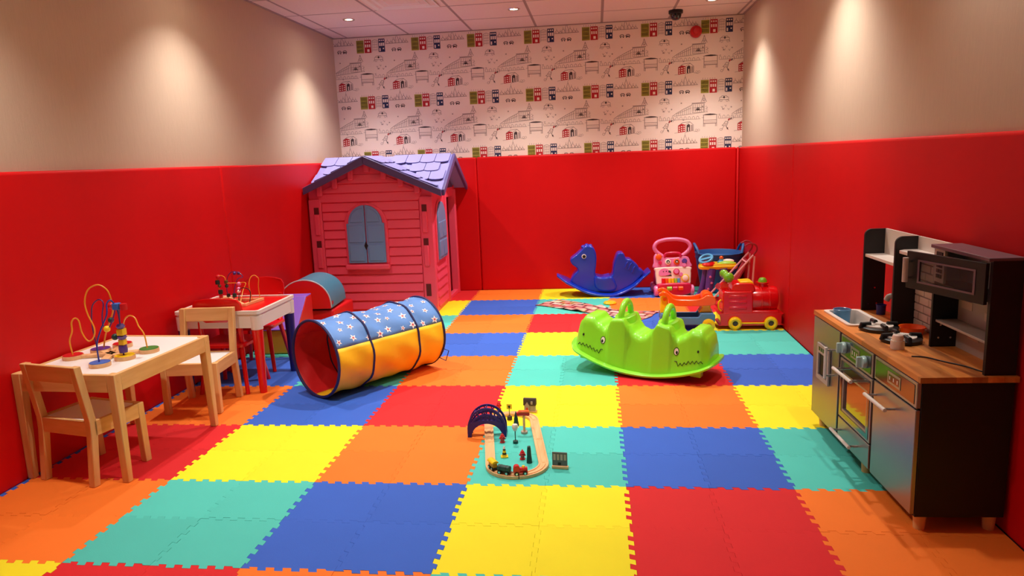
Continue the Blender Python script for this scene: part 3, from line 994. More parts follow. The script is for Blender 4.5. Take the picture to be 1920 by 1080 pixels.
W4 = [(-1.511, 0.1, 0.456), (-1.519, 0.112, 0.529), (-1.504, 0.124, 0.585), (-1.476, 0.136, 0.649), (-1.478, 0.148, 0.691), (-1.465, 0.159, 0.703), (-1.452, 0.171, 0.66), (-1.457, 0.183, 0.601), (-1.464, 0.195, 0.552), (-1.477, 0.207, 0.456)]
for pts, m_, r_ in ((W1, 'wire_yellow', 0.0032), (W2_, 'wire_yellow', 0.0030), (W3, 'wire_purple', 0.0028), (W4, 'wire_blue', 0.0030)):
    G().tube(rnd([bl(p) for p in pts], 5), r_, 8).build('wire', m_, t)
def bead(kind, p, r, m_, parent):
    g = G()
    if kind == 'ball': g.ball(p, r, 14)
    elif kind == 'cube': g.box(p[0] - r, p[0] + r, p[1] - r, p[1] + r, p[2] - r, p[2] + r)
    elif kind == 'cyl': g.lathe([(0.001, -r), (r, -r), (r * 1.1, 0), (r, r), (0.001, r)], 14, p)
    else: g.lathe([(0.001, -r * 0.7), (r * 0.7, -r * 0.6), (r * 1.15, 0), (r * 0.7, r * 0.6), (0.001, r * 0.7)], 14, p)
    return g.build('bead', m_, parent, bevel=0.002 if kind == 'cube' else 0)
for kind, p, r, m_ in (('cube', (-1.452, 0.17, 0.676), 0.013, 'paint_blue'), ('cyl', (-1.422, 0.170, 0.674), 0.013, 'paint_red'), ('ball', (-1.556, 0.28, 0.658), 0.014, 'paint_red'),
                       ('ball', (-1.578, 0.262, 0.560), 0.014, 'paint_yellow'), ('ball', (-1.600, 0.325, 0.585), 0.013, 'paint_green_dark'), ('ball', (-1.500, 0.20, 0.540), 0.014, 'paint_green_dark'),
                       ('disc', (-1.462, 0.190, 0.588), 0.016, 'paint_purple'), ('cube', (-1.464, 0.195, 0.563), 0.014, 'paint_yellow'), ('disc', (-1.467, 0.198, 0.540), 0.017, 'paint_purple'),
                       ('cube', (-1.470, 0.202, 0.518), 0.012, 'paint_yellow'), ('cyl', (-1.475, 0.206, 0.487), 0.016, 'paint_purple')):
    bead(kind, bl(p), r, m_, t)

# ------------------------------------------------------------------ white play table with coloured legs
t = thing('play_table', 'white plastic play table with red top and coloured legs', 'table', (-1.535, 1.298, 0))
W, L, H = 0.243, 0.237, 0.462
def rrect(w, l, r, n=5):
    pts = []
    for cx, cy, a0 in ((w - r, l - r, 0), (-w + r, l - r, 90), (-w + r, -l + r, 180), (w - r, -l + r, 270)):
        for i in range(n + 1):
            a = R(a0 + 90 * i / n)
            pts.append((cx + r * math.cos(a), cy + r * math.sin(a)))
    return pts
o_ = rrect(W, L, 0.02)
i_ = rrect(W - 0.018, L - 0.018, 0.012)
lo_ = rrect(W - 0.008, L - 0.008, 0.02)
G().loft([[Vector((x, y, H - 0.012)) for x, y in i_], [Vector((x, y, H)) for x, y in i_], [Vector((x, y, H)) for x, y in o_], [Vector((x, y, H - 0.018)) for x, y in o_],
          [Vector((x, y, H - 0.022)) for x, y in lo_], [Vector((x, y, H - 0.095)) for x, y in lo_], [Vector((x, y, H - 0.095)) for x, y in i_]], cap=False, closed=True).build('table_frame', 'plastic_white', t)
G().prism(rrect(W - 0.019, L - 0.019, 0.012), H - 0.02, H - 0.006).build('tabletop', 'plastic_red', t)
for sx, sy, m_ in ((1, -1, 'plastic_red'), (1, 1, 'plastic_navy'), (-1, -1, 'plastic_navy'), (-1, 1, 'plastic_red')):
    x, y = sx * (W - 0.032), sy * (L - 0.032)
    G().lathe([(0.001, 0), (0.020, 0), (0.030, H - 0.09), (0.001, H - 0.09)], 18, (x, y, 0)).build('leg', m_, t)
    G().lathe([(0.001, H - 0.105), (0.032, H - 0.105), (0.034, H - 0.03), (0.001, H - 0.03)], 18, (x, y, 0)).build('leg_socket', 'plastic_white', t)

# red plastic chairs
def red_chair(loc, rz, label):
    """local: seat faces +y"""
    t = thing('plastic_chair', label, 'chair', loc, rz, 'red plastic chairs at the play table')
    n = 14
    rows = []
    for k, (z, y, hw, bow) in enumerate(((0.395, -0.118, 0.110, 0.020), (0.42, -0.125, 0.132, 0.024), (0.46, -0.135, 0.138, 0.026), (0.50, -0.142, 0.134, 0.026), (0.522, -0.146, 0.118, 0.024), (0.530, -0.147, 0.080, 0.014))):
        ring = []
        for s_ in range(n + 1):
            u = -1 + 2 * s_ / n
            ring.append(Vector((hw * u, y + bow * u * u, z + 0.006 * (1 - u * u))))
        for s_ in range(n, -1, -1):
            u = -1 + 2 * s_ / n
            ring.append(Vector((hw * u * 0.985, y + bow * u * u - 0.014, z + 0.006 * (1 - u * u))))
        rows.append(ring)
    G().loft(rows).build('backrest', 'plastic_red', t, bevel=0.0)
    for sx in (-1, 1):
        G().tube(rnd([(sx * 0.112, -0.108, 0.44), (sx * 0.112, -0.110, 0.36), (sx * 0.108, -0.095, 0.29), (sx * 0.105, -0.06, 0.272)], 5), 0.013, 10).build('back_strut', 'plastic_red', t)
    sec = []
    for k, (z, f) in enumerate(((0.262, 0.93), (0.258, 1.0), (0.272, 1.0), (0.279, 0.95))):
        sec.append([Vector((x * f, y * f, z - 0.006 * (1 - (x / 0.13) ** 2))) for x, y in rrect(0.13, 0.122, 0.04)])
    G().loft(sec).build('seat', 'plastic_red', t)
    for sx in (-1, 1):
        for sy in (-1, 1):
            G().tube([(sx * 0.098, sy * 0.088, 0.262), (sx * 0.132, sy * 0.138, 0.0)], [0.014, 0.011], 12).build('leg', 'plastic_red', t)
    return t
red_chair((-1.535, 1.195, 0), R(2), 'red plastic chair behind the far pine chair, its back facing the camera')
red_chair((-1.575, 1.610, 0), R(183), 'red plastic chair behind the white play table, facing the camera')

# bead maze on the play table
TZ2 = 0.456
t = thing('bead_maze', 'bead maze on a wooden ladder base on the red-topped play table', 'bead maze', (-1.56, 1.35, TZ2))
def b2(p): return (p[0] + 1.56, p[1] - 1.35, p[2] - TZ2)
G().box(-0.135, -0.120, -0.02, 0.12, 0, 0.016).build('base_rail', 'beech', t, bevel=0.002)
def railp(p0, p1, name='base_rail'):
    a, b = Vector(b2((p0[0], p0[1], TZ2))), Vector(b2((p1[0], p1[1], TZ2)))
    d = (b - a).normalized()
    s_ = Vector((-d.y, d.x, 0)) * 0.007
    z = Vector((0, 0, 0.016))
    G().loft([[a - s_, a + s_, a + s_ + z, a - s_ + z], [b - s_, b + s_, b + s_ + z, b - s_ + z]]).build(name, 'beech', t, bevel=0.002)
railp((-1.655, 1.44), (-1.455, 1.225)); railp((-1.69, 1.405), (-1.505, 1.21)); railp((-1.515, 1.205), (-1.44, 1.225)); railp((-1.450, 1.222), (-1.425, 1.40)); railp((-1.70, 1.40), (-1.645, 1.45)); railp((-1.59, 1.37), (-1.425, 1.395))
V1 = [(-1.434, 1.38, 0.46), (-1.437, 1.38, 0.541), (-1.431, 1.38, 0.581), (-1.44, 1.38, 0.598), (-1.457, 1.38, 0.606), (-1.471, 1.37, 0.598), (-1.479, 1.36, 0.574), (-1.477, 1.35, 0.541), (-1.471, 1.36, 0.462)]
V2 = [(-1.444, 1.27, 0.46), (-1.433, 1.27, 0.515), (-1.437, 1.27, 0.538), (-1.458, 1.28, 0.548), (-1.495, 1.3, 0.547), (-1.522, 1.32, 0.53), (-1.545, 1.34, 0.46)]
V3 = [(-1.685, 1.41, 0.46), (-1.683, 1.4, 0.512), (-1.696, 1.4, 0.562), (-1.685, 1.4, 0.603), (-1.649, 1.4, 0.596), (-1.641, 1.4, 0.561), (-1.617, 1.39, 0.562), (-1.561, 1.38, 0.563), (-1.507, 1.37, 0.564), (-1.513, 1.34, 0.522), (-1.495, 1.26, 0.462)]
V4 = [(-1.654, 1.44, 0.46), (-1.664, 1.44, 0.519), (-1.649, 1.44, 0.592), (-1.615, 1.44, 0.621), (-1.568, 1.43, 0.613), (-1.548, 1.42, 0.591), (-1.574, 1.41, 0.581), (-1.592, 1.40, 0.532), (-1.590, 1.37, 0.462)]
for pts, m_ in ((V1, 'wire_yellow'), (V2, 'wire_black'), (V3, 'wire_yellow'), (V4, 'wire_purple')):
    G().tube(rnd([b2(p) for p in pts], 5), 0.0024, 8).build('wire', m_, t)
for kind, p, r, m_ in (('ball', (-1.687, 1.4, 0.597), 0.014, 'paint_red'), ('cyl', (-1.694, 1.4, 0.566), 0.012, 'paint_green_dark'), ('ball', (-1.684, 1.4, 0.543), 0.010, 'paint_olive'),
                       ('cyl', (-1.682, 1.4, 0.509), 0.012, 'paint_green_dark'), ('cyl', (-1.685, 1.405, 0.482), 0.010, 'paint_red'), ('cyl', (-1.641, 1.4, 0.566), 0.010, 'paint_olive'), ('ball', (-1.640, 1.4, 0.543), 0.011, 'paint_green_dark'),
                       ('cyl', (-1.657, 1.44, 0.480), 0.010, 'wire_black'), ('cyl', (-1.590, 1.385, 0.490), 0.011, 'paint_green_dark'), ('ball', (-1.553, 1.38, 0.558), 0.012, 'plastic_pink'), ('ball', (-1.547, 1.36, 0.532), 0.011, 'plastic_pink'),
                       ('ball', (-1.530, 1.325, 0.522), 0.010, 'plastic_cream'), ('ball', (-1.60, 1.43, 0.612), 0.010, 'paint_purple'), ('ball', (-1.575, 1.43, 0.612), 0.010, 'wire_purple')):
    bead(kind, b2(p), r, m_, t)

# ------------------------------------------------------------------ soft play shapes behind the play table
t = thing('soft_play_wedge', 'soft play wedge with purple slope, red sides and yellow front', 'foam block', (-1.612, 2.065, 0), R(5))
wx = 0.145
g = G()
prof = [(-0.20, 0.002), (0.14, 0.002), (0.14, 0.335), (0.03, 0.335), (-0.20, 0.165)]
G().prism(prof, -wx, wx, 'yz').build('core', 'vinyl_yellow', t, bevel=0.01)
for s in (-1, 1):
    G().prism([(a, b) for a, b in prof], s * wx, s * (wx + 0.006), 'yz').build('side_cover', 'vinyl_red', t, bevel=0.002)
d = Vector((0, 0.23, 0.17)).normalized()
nn = Vector((0, -d.z, d.y))
a, b = Vector((0, -0.205, 0.162)), Vector((0, 0.03, 0.337))
X = Vector((wx + 0.004, 0, 0))
G().loft([[a - X, a + X, a + X + nn * 0.008, a - X + nn * 0.008], [b - X, b + X, b + X + nn * 0.008, b - X + nn * 0.008]]).build('slope_cover', 'vinyl_purple', t, bevel=0.003)
G().box(-wx - 0.004, wx + 0.004, 0.028, 0.142, 0.334, 0.342).build('top_cover', 'vinyl_purple', t, bevel=0.003)
t = thing('soft_play_block', 'low red soft play block under the half-round cushion', 'foam block', (-1.58, 2.60, 0))
G().box(-0.19, 0.19, -0.22, 0.22, 0.002, 0.185).build('body', 'vinyl_red', t, bevel=0.015, seg=3)
G().tube([(-0.191, -0.221, 0.078), (0.191, -0.221, 0.078), (0.191, 0.221, 0.078), (-0.191, 0.221, 0.078)], 0.003, 6, True).build('zip', 'zip_grey', t)
# half-round cushion
t = thing('soft_play_arch', 'half-round soft play cushion with red end and teal curved side', 'foam block', (-1.585, 2.36, 0.199), rot=Euler((R(0), R(0), R(4))))
n = 24
hw, hh = 0.190, 0.200
def dshape(k=1.0):
    pts = [(-hw * k, 0.0)]
    pts += [(-hw * k * math.cos(PI * i / n), 0.012 + hh * k * (math.sin(PI * i / n) ** 0.85)) for i in range(0, n + 1)]
    pts.append((hw * k, 0.0))
    return pts
D = dshape()
rows = [[Vector((x, y, z)) for x, z in D] for y in (0.0, 0.13, 0.26, 0.38)]
G().loft(rows).build('curved_cover', 'vinyl_teal', t, bevel=0.006)
G().prism(dshape(0.985), -0.005, 0.001, 'xz').build('end_cover', 'vinyl_red', t, bevel=0.002)
G().prism(dshape(0.985), 0.379, 0.385, 'xz').build('end_cover', 'vinyl_navy', t, bevel=0.002)
G().tube([(x, -0.002, z) for x, z in D[1:-1]], 0.0045, 6).build('piping', 'zip_grey', t)
G().box(hw - 0.012, hw + 0.008, 0.0, 0.03, 0.03, 0.055).build('zip_pull', 'chrome', t)

# ------------------------------------------------------------------ play tunnel
tun = thing('play_tunnel', 'pop-up fabric play tunnel with white stars on blue and orange sides', 'play tunnel', (-0.975, 1.005, 0))
TR, TL = 0.206, 0.745
TA = Vector((0.560, 0.828, 0)).normalized()
TS = Vector((TA.y, -TA.x, 0))          # side facing the camera's right
def tp(s, th, k=1.0):
    """s along the axis 0..1, th angle from the camera side over the top"""
    sag = 0.0
    for a, b in ((0, 0.30), (0.30, 0.74), (0.74, 1.0)):
        if a <= s <= b:
            sag = 0.10 * (b - a) / 0.44 * math.sin(PI * (s - a) / (b - a))
    r_ = TR * k
    top = max(0, math.sin(th)) ** 2
    r_ *= 1 - sag * 0.75 * top - sag * 0.25
    r_ += 0.0035 * math.sin(9 * th + 23 * s) * (1 if 0.02 < s < 0.98 else 0) + 0.003 * math.sin(31 * s + 4 * th) * (1 if 0.02 < s < 0.98 else 0)
    p = TA * (TL * s) + TS * (r_ * math.cos(th)) + Vector((0, 0, TR + 0.006 + r_ * math.sin(th)))
    return p
def tun_panel(t0, t1, k, name, m_, ns=40, nt=20):
    vs, fs = [], []
    for i in range(ns + 1):
        for j in range(nt + 1):
            vs.append(tp(i / ns, R(t0 + (t1 - t0) * j / nt), k))
    for i in range(ns):
        for j in range(nt):
            a = i * (nt + 1) + j
            fs.append((a, a + 1, a + nt + 2, a + nt + 1))
    o = G().add(vs, fs).build(name, m_, tun, solid=0.0016)
    return o
tun_panel(22, 142, 1.0, 'fabric_top', 'fabric_blue')
tun_panel(-100, 22, 1.0, 'fabric_side', 'fabric_orange')
tun_panel(142, 260, 1.0, 'fabric_back', 'fabric_red')
tun_panel(20, 150, 0.985, 'fabric_lining', 'fabric_red')
for s in (0.0, 0.30, 0.74, 1.0):
    G().tube([tp(s, 2 * PI * k / 48, 1.012 if 0 < s < 1 else 1.0) for k in range(48)], 0.0075 if s in (0.0, 1.0) else 0.006, 8, True).build('hoop', 'fabric_navy', tun)
g = G()
rs = random.Random(3)
spots = []
for a in range(9):
    for b in range(6):
        spots.append((0.055 + a * 0.111 + rs.uniform(-0.02, 0.02) + (0.05 if b % 2 else 0), 31 + b * 20 + rs.uniform(-4, 4), rs.uniform(0.016, 0.026)))
for s, th, r_ in spots:
    if s > 0.97 or s < 0.03: continue
    rot = rs.uniform(0, PI)
    for kk, mm, off in ((1.0, 'star_white', 1.010), (0.42, 'star_red', 1.014)):
        pts = []
        for q in range(10):
            rr = r_ * kk * (1 if q % 2 == 0 else 0.45)
            a = rot + 2 * PI * q / 10
            pts.append(tp(min(0.995, max(0.005, s + rr * math.cos(a) / TL)), R(th) + rr * math.sin(a) / TR, off))
        c = tp(s, R(th), off)
        g.use(mm).add([c] + pts, [(0, 1 + q, 1 + (q + 1) % 10) for q in range(10)])
g.build('star_print', None, tun)
G().tube([tp(1.0, R(-25)) + TS * 0.004, tp(1.0, R(-25)) + TS * 0.03 + Vector((0.01, 0.01, -0.01)), tp(1.0, R(-40)) + TS * 0.03 + Vector((0.01, 0.01, -0.03)), tp(1.0, R(-45)) + TS * 0.005], 0.003, 6).build('tie_loop', 'fabric_navy', tun)

# ------------------------------------------------------------------ toy kitchen
kit = thing('toy_kitchen', 'dark wooden toy kitchen with oven, sink, hutch and butcher-block worktop', 'toy kitchen', (1.485, -0.290, 0), R(1.78))
KD, KU, KZ0, KZ1, KTOP = 0.266, 0.960, 0.052, 0.494, 0.512
# carcass
for u0, u1 in ((0.0, 0.012), (0.318, 0.330), (0.640, 0.652), (KU - 0.012, KU)):
    G().box(0.0, KD, u0, u1, KZ0, KZ1).build('side_panel', 'kitchen_dark', kit, bevel=0.001)
G().box(0.0, KD, 0.012, KU - 0.012, KZ0, KZ0 + 0.012).build('base_panel', 'kitchen_dark', kit)
G().box(KD - 0.008, KD, 0.012, KU - 0.012, KZ0, KZ1).build('back_panel', 'kitchen_dark', kit)
g = G()
# worktop with sink cut-out built as four strips joined in one board
S0, S1, SU0, SU1 = 0.026, 0.150, 0.662, 0.930
g.box(-0.014, KD + 0.004, -0.014, SU0, KZ1, KTOP)
g.box(-0.014, KD + 0.004, SU1, KU + 0.010, KZ1, KTOP)
g.box(-0.014, S0, SU0, SU1, KZ1, KTOP)
g.box(S1, KD + 0.004, SU0, SU1, KZ1, KTOP)
g.build('worktop', 'worktop_wood', kit)
for d_, u_ in ((0.030, 0.030), (0.240, 0.030), (0.030, 0.450), (0.030, 0.925), (0.240, 0.925)):
    G().lathe([(0.001, 0), (0.017, 0), (0.020, 0.053), (0.001, 0.053)], 18, (d_, u_, 0)).build('leg', 'pine', kit)
# fridge door on the far side
dr = G().box(-0.014, 0.0, 0.655, KU - 0.001, 0.060, 0.490).build('door', 'kitchen_steel', kit, bevel=0.002)
o_ = [(0.742, 0.238), (0.882, 0.238), (0.882, 0.392), (0.742, 0.392)]
i_ = [(0.760, 0.256), (0.864, 0.256), (0.864, 0.352), (0.760, 0.352)]
G().loft([[Vector((-0.016, a, b)) for a, b in o_], [Vector((-0.024, a, b)) for a, b in o_], [Vector((-0.024, a, b)) for a, b in i_], [Vector((-0.016, a, b)) for a, b in i_]], cap=False, closed=True).build('dispenser_frame', 'kitchen_grey', dr, bevel=0.001)
G().box(-0.0165, -0.0145, 0.760, 0.864, 0.256, 0.352).build('dispenser_recess', 'kitchen_dark', dr)
for k in range(4):
    G().box(-0.0262, -0.0235, 0.772 + k * 0.024, 0.784 + k * 0.024, 0.364, 0.380).build('dispenser_button', 'kitchen_panel', dr)
def bar_handle(u0, u1, z0, z1, parent, off=0.036, r=0.0065):
    a, b = Vector((-0.014 - off, u0, z0)), Vector((-0.014 - off, u1, z1))
    dv = (b - a).normalized()
    h = G().cyl(a - dv * 0.012, b + dv * 0.012, r, 12).build('handle', 'metal_white', parent)
    for p in (a, b):
        G().cyl(p, (-0.013, p.y, p.z), r * 0.7, 10).build('handle_post', 'chrome', parent)
bar_handle(0.700, 0.700, 0.300, 0.405, dr)
# oven with control panel, door with window and lower drawer
ov = G().box(-0.014, 0.0, 0.333, 0.637, 0.402, 0.490).build('control_panel', 'kitchen_frame', kit, bevel=0.002)
G().box(-0.0158, -0.013, 0.345, 0.625, 0.412, 0.482).build('panel_inset', 'kitchen_panel', ov)
for u_ in (0.592, 0.394):
    kb = G().lathe([(0.001, -0.014), (0.021, -0.014), (0.023, -0.020), (0.021, -0.030), (0.001, -0.032)], 20, (0, u_, 0.444), axis='x').build('knob', 'knob_mint', ov)
    G().box(-0.048, -0.030, u_ - 0.005, u_ + 0.005, 0.424, 0.464).build('knob_grip', 'knob_mint', kb, bevel=0.003)
def clock(u0, u1, z0, z1, parent):
    c = G().box(-0.0172, -0.0155, u0, u1, z0, z1).build('clock_display', 'kitchen_frame', parent)
    G().box(-0.0180, -0.0165, u0 + 0.010, u1 - 0.010, z0 + 0.008, z1 - 0.008).build('clock_face', 'kitchen_panel', c)
    for k in range(3):
        uu = u0 + 0.02 + k * (u1 - u0 - 0.04) / 2
        G().box(-0.0184, -0.0175, uu - 0.003, uu + 0.003, z0 + 0.014, z1 - 0.014).build('clock_digit', 'metal_white', c)
clock(0.448, 0.530, 0.425, 0.468, ov)
o_ = [(0.333, 0.158), (0.637, 0.158), (0.637, 0.396), (0.333, 0.396)]
i_ = [(0.372, 0.195), (0.598, 0.195), (0.598, 0.335), (0.372, 0.335)]
odr = G().loft([[Vector((0.0, a, b)) for a, b in o_], [Vector((-0.014, a, b)) for a, b in o_], [Vector((-0.014, a, b)) for a, b in i_], [Vector((0.0, a, b)) for a, b in i_]], cap=False, closed=True).build('oven_door', 'kitchen_frame', kit, bevel=0.002)
oo = [(0.345, 0.168), (0.625, 0.168), (0.625, 0.386), (0.345, 0.386)]
ii = [(0.362, 0.185), (0.608, 0.185), (0.608, 0.345), (0.362, 0.345)]
G().loft([[Vector((-0.0135, a, b)) for a, b in oo], [Vector((-0.0158, a, b)) for a, b in oo], [Vector((-0.0158, a, b)) for a, b in ii], [Vector((-0.0135, a, b)) for a, b in ii]], cap=False, closed=True).build('door_inset', 'kitchen_panel', odr)
G().box(-0.006, -0.003, 0.372, 0.598, 0.195, 0.335).build('oven_window', 'oven_glass', odr)
bar_handle(0.600, 0.440, 0.358, 0.358, odr)
dw = G().box(-0.014, 0.0, 0.333, 0.637, 0.062, 0.152).build('drawer', 'kitchen_steel', kit, bevel=0.002)
bar_handle(0.600, 0.430, 0.108, 0.108, dw)
# dishwasher on the near side
cp = G().box(-0.014, 0.0, 0.003, 0.315, 0.408, 0.490).build('control_panel', 'kitchen_frame', kit, bevel=0.002)
G().box(-0.0158, -0.013, 0.016, 0.304, 0.418, 0.480).build('panel_inset', 'kitchen_panel', cp)
clock(0.110, 0.205, 0.430, 0.470, cp)
dd = G().box(-0.014, 0.0, 0.003, 0.315, 0.060, 0.402).build('door', 'kitchen_steel', kit, bevel=0.002)
bar_handle(0.290, 0.145, 0.356, 0.356, dd)
# sink
def rr2(x0, x1, y0, y1, r):
    cx, cy = (x0 + x1) / 2, (y0 + y1) / 2
    return [(cx + a, cy + b) for a, b in rrect((x1 - x0) / 2, (y1 - y0) / 2, r)]
ro = rr2(S0 - 0.012, S1 + 0.012, SU0 - 0.012, SU1 + 0.012, 0.02)
ri = rr2(S0 + 0.004, S1 - 0.004, SU0 + 0.004, SU1 - 0.004, 0.016)
rb = rr2(S0 + 0.012, S1 - 0.012, SU0 + 0.012, SU1 - 0.012, 0.016)
G().loft([[Vector((x, y, KTOP)) for x, y in ro], [Vector((x, y, KTOP + 0.006)) for x, y in ro], [Vector((x, y, KTOP + 0.006)) for x, y in ri], [Vector((x, y, KTOP - 0.055)) for x, y in rb]], cap=False).build('sink', 'kitchen_white', kit, solid=0.002)
G().prism(rb, KTOP - 0.057, KTOP - 0.054).build('sink_floor', 'kitchen_white', kit)
G().tube(rnd([(0.222, 0.700, KTOP), (0.222, 0.700, KTOP + 0.06), (0.220, 0.702, KTOP + 0.092), (0.208, 0.708, KTOP + 0.106), (0.190, 0.716, KTOP + 0.104), (0.182, 0.720, KTOP + 0.088)], 5), 0.011, 12).build('tap', 'kitchen_grey', kit)
# hob: two black grates with white burner pads
for d_, u_ in ((0.105, 0.590), (0.112, 0.415)):
    b_ = G().lathe([(0.001, 0.0), (0.066, 0.0), (0.068, 0.004), (0.068, 0.013), (0.062, 0.016), (0.001, 0.016)], 28, (d_, u_, KTOP)).build('burner', 'grate_black', kit)
    for k in range(4):
        a0 = R(90 * k + 20)
        pts = [(d_ + 0.012 * math.cos(a0 + 0.78), u_ + 0.012 * math.sin(a0 + 0.78))] + [(d_ + 0.050 * math.cos(a0 + q * 0.26), u_ + 0.050 * math.sin(a0 + q * 0.26)) for q in range(7)]
        G().prism(pts, KTOP + 0.0158, KTOP + 0.0215).build('burner_pad', 'kitchen_white', b_)
    G().lathe([(0.001, 0.016), (0.014, 0.016), (0.012, 0.028), (0.001, 0.029)], 16, (d_, u_, KTOP)).build('burner_cap', 'kitchen_white', b_)
    for k in range(4):
        a0 = R(90 * k)
        p0 = Vector((d_ + 0.030 * math.cos(a0), u_ + 0.030 * math.sin(a0), KTOP + 0.026))
        p1 = Vector((d_ + 0.064 * math.cos(a0), u_ + 0.064 * math.sin(a0), KTOP + 0.024))
        p2 = Vector((d_ + 0.068 * math.cos(a0), u_ + 0.068 * math.sin(a0), KTOP + 0.008))
        G().tube([p0, p1, p2], [0.008, 0.009, 0.008], 8).build('grate_arm', 'grate_black', b_)
# hutch
HT = 0.862
HD0 = 0.176
def rounded_upright(u, name='hutch_upright'):
    n = 6
    r = 0.028
    pts = [(KD, KTOP), (KD, HT)] + [(HD0 + r - r * math.sin(PI / 2 * i / n), HT - r + r * math.cos(PI / 2 * i / n)) for i in range(n + 1)] + [(HD0, KTOP)]
    G().prism(pts, u, u + 0.012, 'xz').build(name, 'kitchen_dark', kit, bevel=0.001)
rounded_upright(0.945)
rounded_upright(0.650)
G().box(HD0, KD, 0.338, 0.350, KTOP, 0.735).build('hutch_upright', 'kitchen_dark', kit, bevel=0.001)
G().box(HD0, KD, 0.0, 0.014, KTOP, HT).build('hutch_upright', 'kitchen_dark', kit, bevel=0.001)
G().box(KD - 0.008, KD, 0.662, 0.945, 0.745, HT).build('hutch_back', 'kitchen_white', kit)
G().box(KD - 0.008, KD, 0.350, 0.650, 0.80, HT).build('hutch_back', 'kitchen_white', kit)
G().box(HD0 + 0.004, KD - 0.008, 0.662, 0.945, 0.745, 0.757).build('hutch_shelf', 'kitchen_white', kit, bevel=0.001)
n = 5
G().prism([(HD0 + 0.006, 0.35), (KD - 0.008, 0.35), (KD - 0.008, 0.65), (HD0 + 0.03, 0.65), (HD0 + 0.006, 0.63)], 0.800, 0.812).build('hutch_shelf', 'kitchen_white', kit, bevel=0.001)
# brick backsplash, each brick its own piece
bs = G().box(KD - 0.006, KD, 0.350, 0.650, KTOP, 0.80).build('backsplash', 'brick_mortar', kit)
brick_me = G().box(-0.004, 0, -0.0355, 0.0355, 0.0, 0.027).build('brick', 'brick_white', bs, bevel=0.002)
half_me = G().box(-0.004, 0, -0.016, 0.016, 0.0, 0.027).build('brick', 'brick_white', bs, bevel=0.002)
def brick(src, u, z, first):
    o = src if first else src.copy()
    if not first: col.objects.link(o)
    o.parent = bs
    o.location = (KD - 0.006, u, z)
fb = fh = True
for row in range(9):
    z = KTOP + 0.004 + row * 0.0312
    if row % 2 == 0:
        for k in range(4):
            brick(brick_me, 0.388 + k * 0.0748, z, fb); fb = False
    else:
        for k in range(3):
            brick(brick_me, 0.4255 + k * 0.0748, z, False)
        brick(half_me, 0.3685, z, fh); fh = False
        brick(half_me, 0.632, z, False)
bs2 = G().box(KD - 0.006, KD, 0.014, 0.338, KTOP, 0.735).build('backsplash', 'kitchen_grey', kit)
for a, b in ((0.06, 0.545), (0.20, 0.560), (0.11, 0.64), (0.25, 0.655), (0.05, 0.69)):
    G().box(KD - 0.0075, KD - 0.0055, a, a + 0.066, b, b + 0.026).build('brick', 'brick_white', bs2)
G().box(HD0 + 0.012, KD - 0.008, 0.014, 0.338, 0.602, 0.610).build('hutch_shelf', 'kitchen_grey', kit, bevel=0.001)
# microwave
mw = G().box(HD0 - 0.012, KD, 0.0, 0.352, HT - 0.004, HT + 0.008).build('microwave_top', 'microwave_top', kit, bevel=0.002)
G().box(HD0, KD, 0.014, 0.338, 0.735, 0.745).build('microwave_floor', 'kitchen_dark', kit)
G().box(HD0, KD, 0.338, 0.350, 0.735, HT).build('microwave_side', 'kitchen_grey', kit)
G().box(KD - 0.006, KD, 0.014, 0.338, 0.745, HT).build('microwave_back', 'kitchen_grey', kit)
kp = G().box(HD0 - 0.002, HD0 + 0.006, 0.275, 0.338, 0.745, HT - 0.004).build('keypad', 'brick_white', kit)
for a in range(2):
    for b in range(4):
        G().box(HD0 - 0.005, HD0 - 0.001, 0.288 + a * 0.020, 0.302 + a * 0.020, 0.760 + b * 0.018, 0.772 + b * 0.018).build('key', 'kitchen_dark', kp)
G().box(HD0 - 0.005, HD0 - 0.001, 0.286, 0.326, 0.834, 0.848).build('key_display', 'kitchen_dark', kp)
hinge = Vector((HD0 - 0.004, 0.010, 0))
Tm = Matrix.Translation(hinge) @ Matrix.Rotation(R(15.5), 4, 'Z')
def fr(y0, y1, z0, z1): return [(y0, z0), (y1, z0), (y1, z1), (y0, z1)]
o_, i_ = fr(0.0, 0.325, 0.728, 0.853), fr(0.035, 0.272, 0.752, 0.830)
md = G().loft([[Vector((0.0, a, b)) for a, b in o_], [Vector((-0.012, a, b)) for a, b in o_], [Vector((-0.012, a, b)) for a, b in i_], [Vector((0.0, a, b)) for a, b in i_]], cap=False, closed=True, T=Tm).build('microwave_door', 'kitchen_dark', kit, bevel=0.001)
ib = fr(0.043, 0.264, 0.758, 0.824)
G().loft([[Vector((-0.010, a, b)) for a, b in i_], [Vector((-0.0135, a, b)) for a, b in i_], [Vector((-0.0135, a, b)) for a, b in ib], [Vector((-0.010, a, b)) for a, b in ib]], cap=False, closed=True, T=Tm).build('window_frame', 'microwave_top', md)
G().box(-0.008, -0.006, 0.035, 0.272, 0.752, 0.830, T=Tm).build('window_pane', 'clear_plastic', md)
G().cyl((-0.034, 0.303, 0.752), (-0.034, 0.303, 0.834), 0.009, 12, T=Tm).build('handle', 'brick_white', md)
for z in (0.765, 0.82):
    G().cyl((-0.034, 0.303, z), (-0.010, 0.303, z), 0.004, 8, T=Tm).build('handle_post', 'chrome', md)
for d_, u_, z_ in ((0.20, 0.9445, 0.540), (0.235, 0.9445, 0.542), (0.225, 0.9445, 0.610), (0.20, 0.337, 0.545), (0.24, 0.337, 0.545), (0.205, 0.337, 0.59)):
    G().lathe([(0.001, -0.0015), (0.0035, -0.0015), (0.0035, 0.001), (0.001, 0.001)], 10, (d_, u_, z_), axis='y').build('screw', 'chrome', kit)
KM = Matrix.Translation((1.485, -0.290, 0)) @ Matrix.Rotation(R(1.78), 4, 'Z')
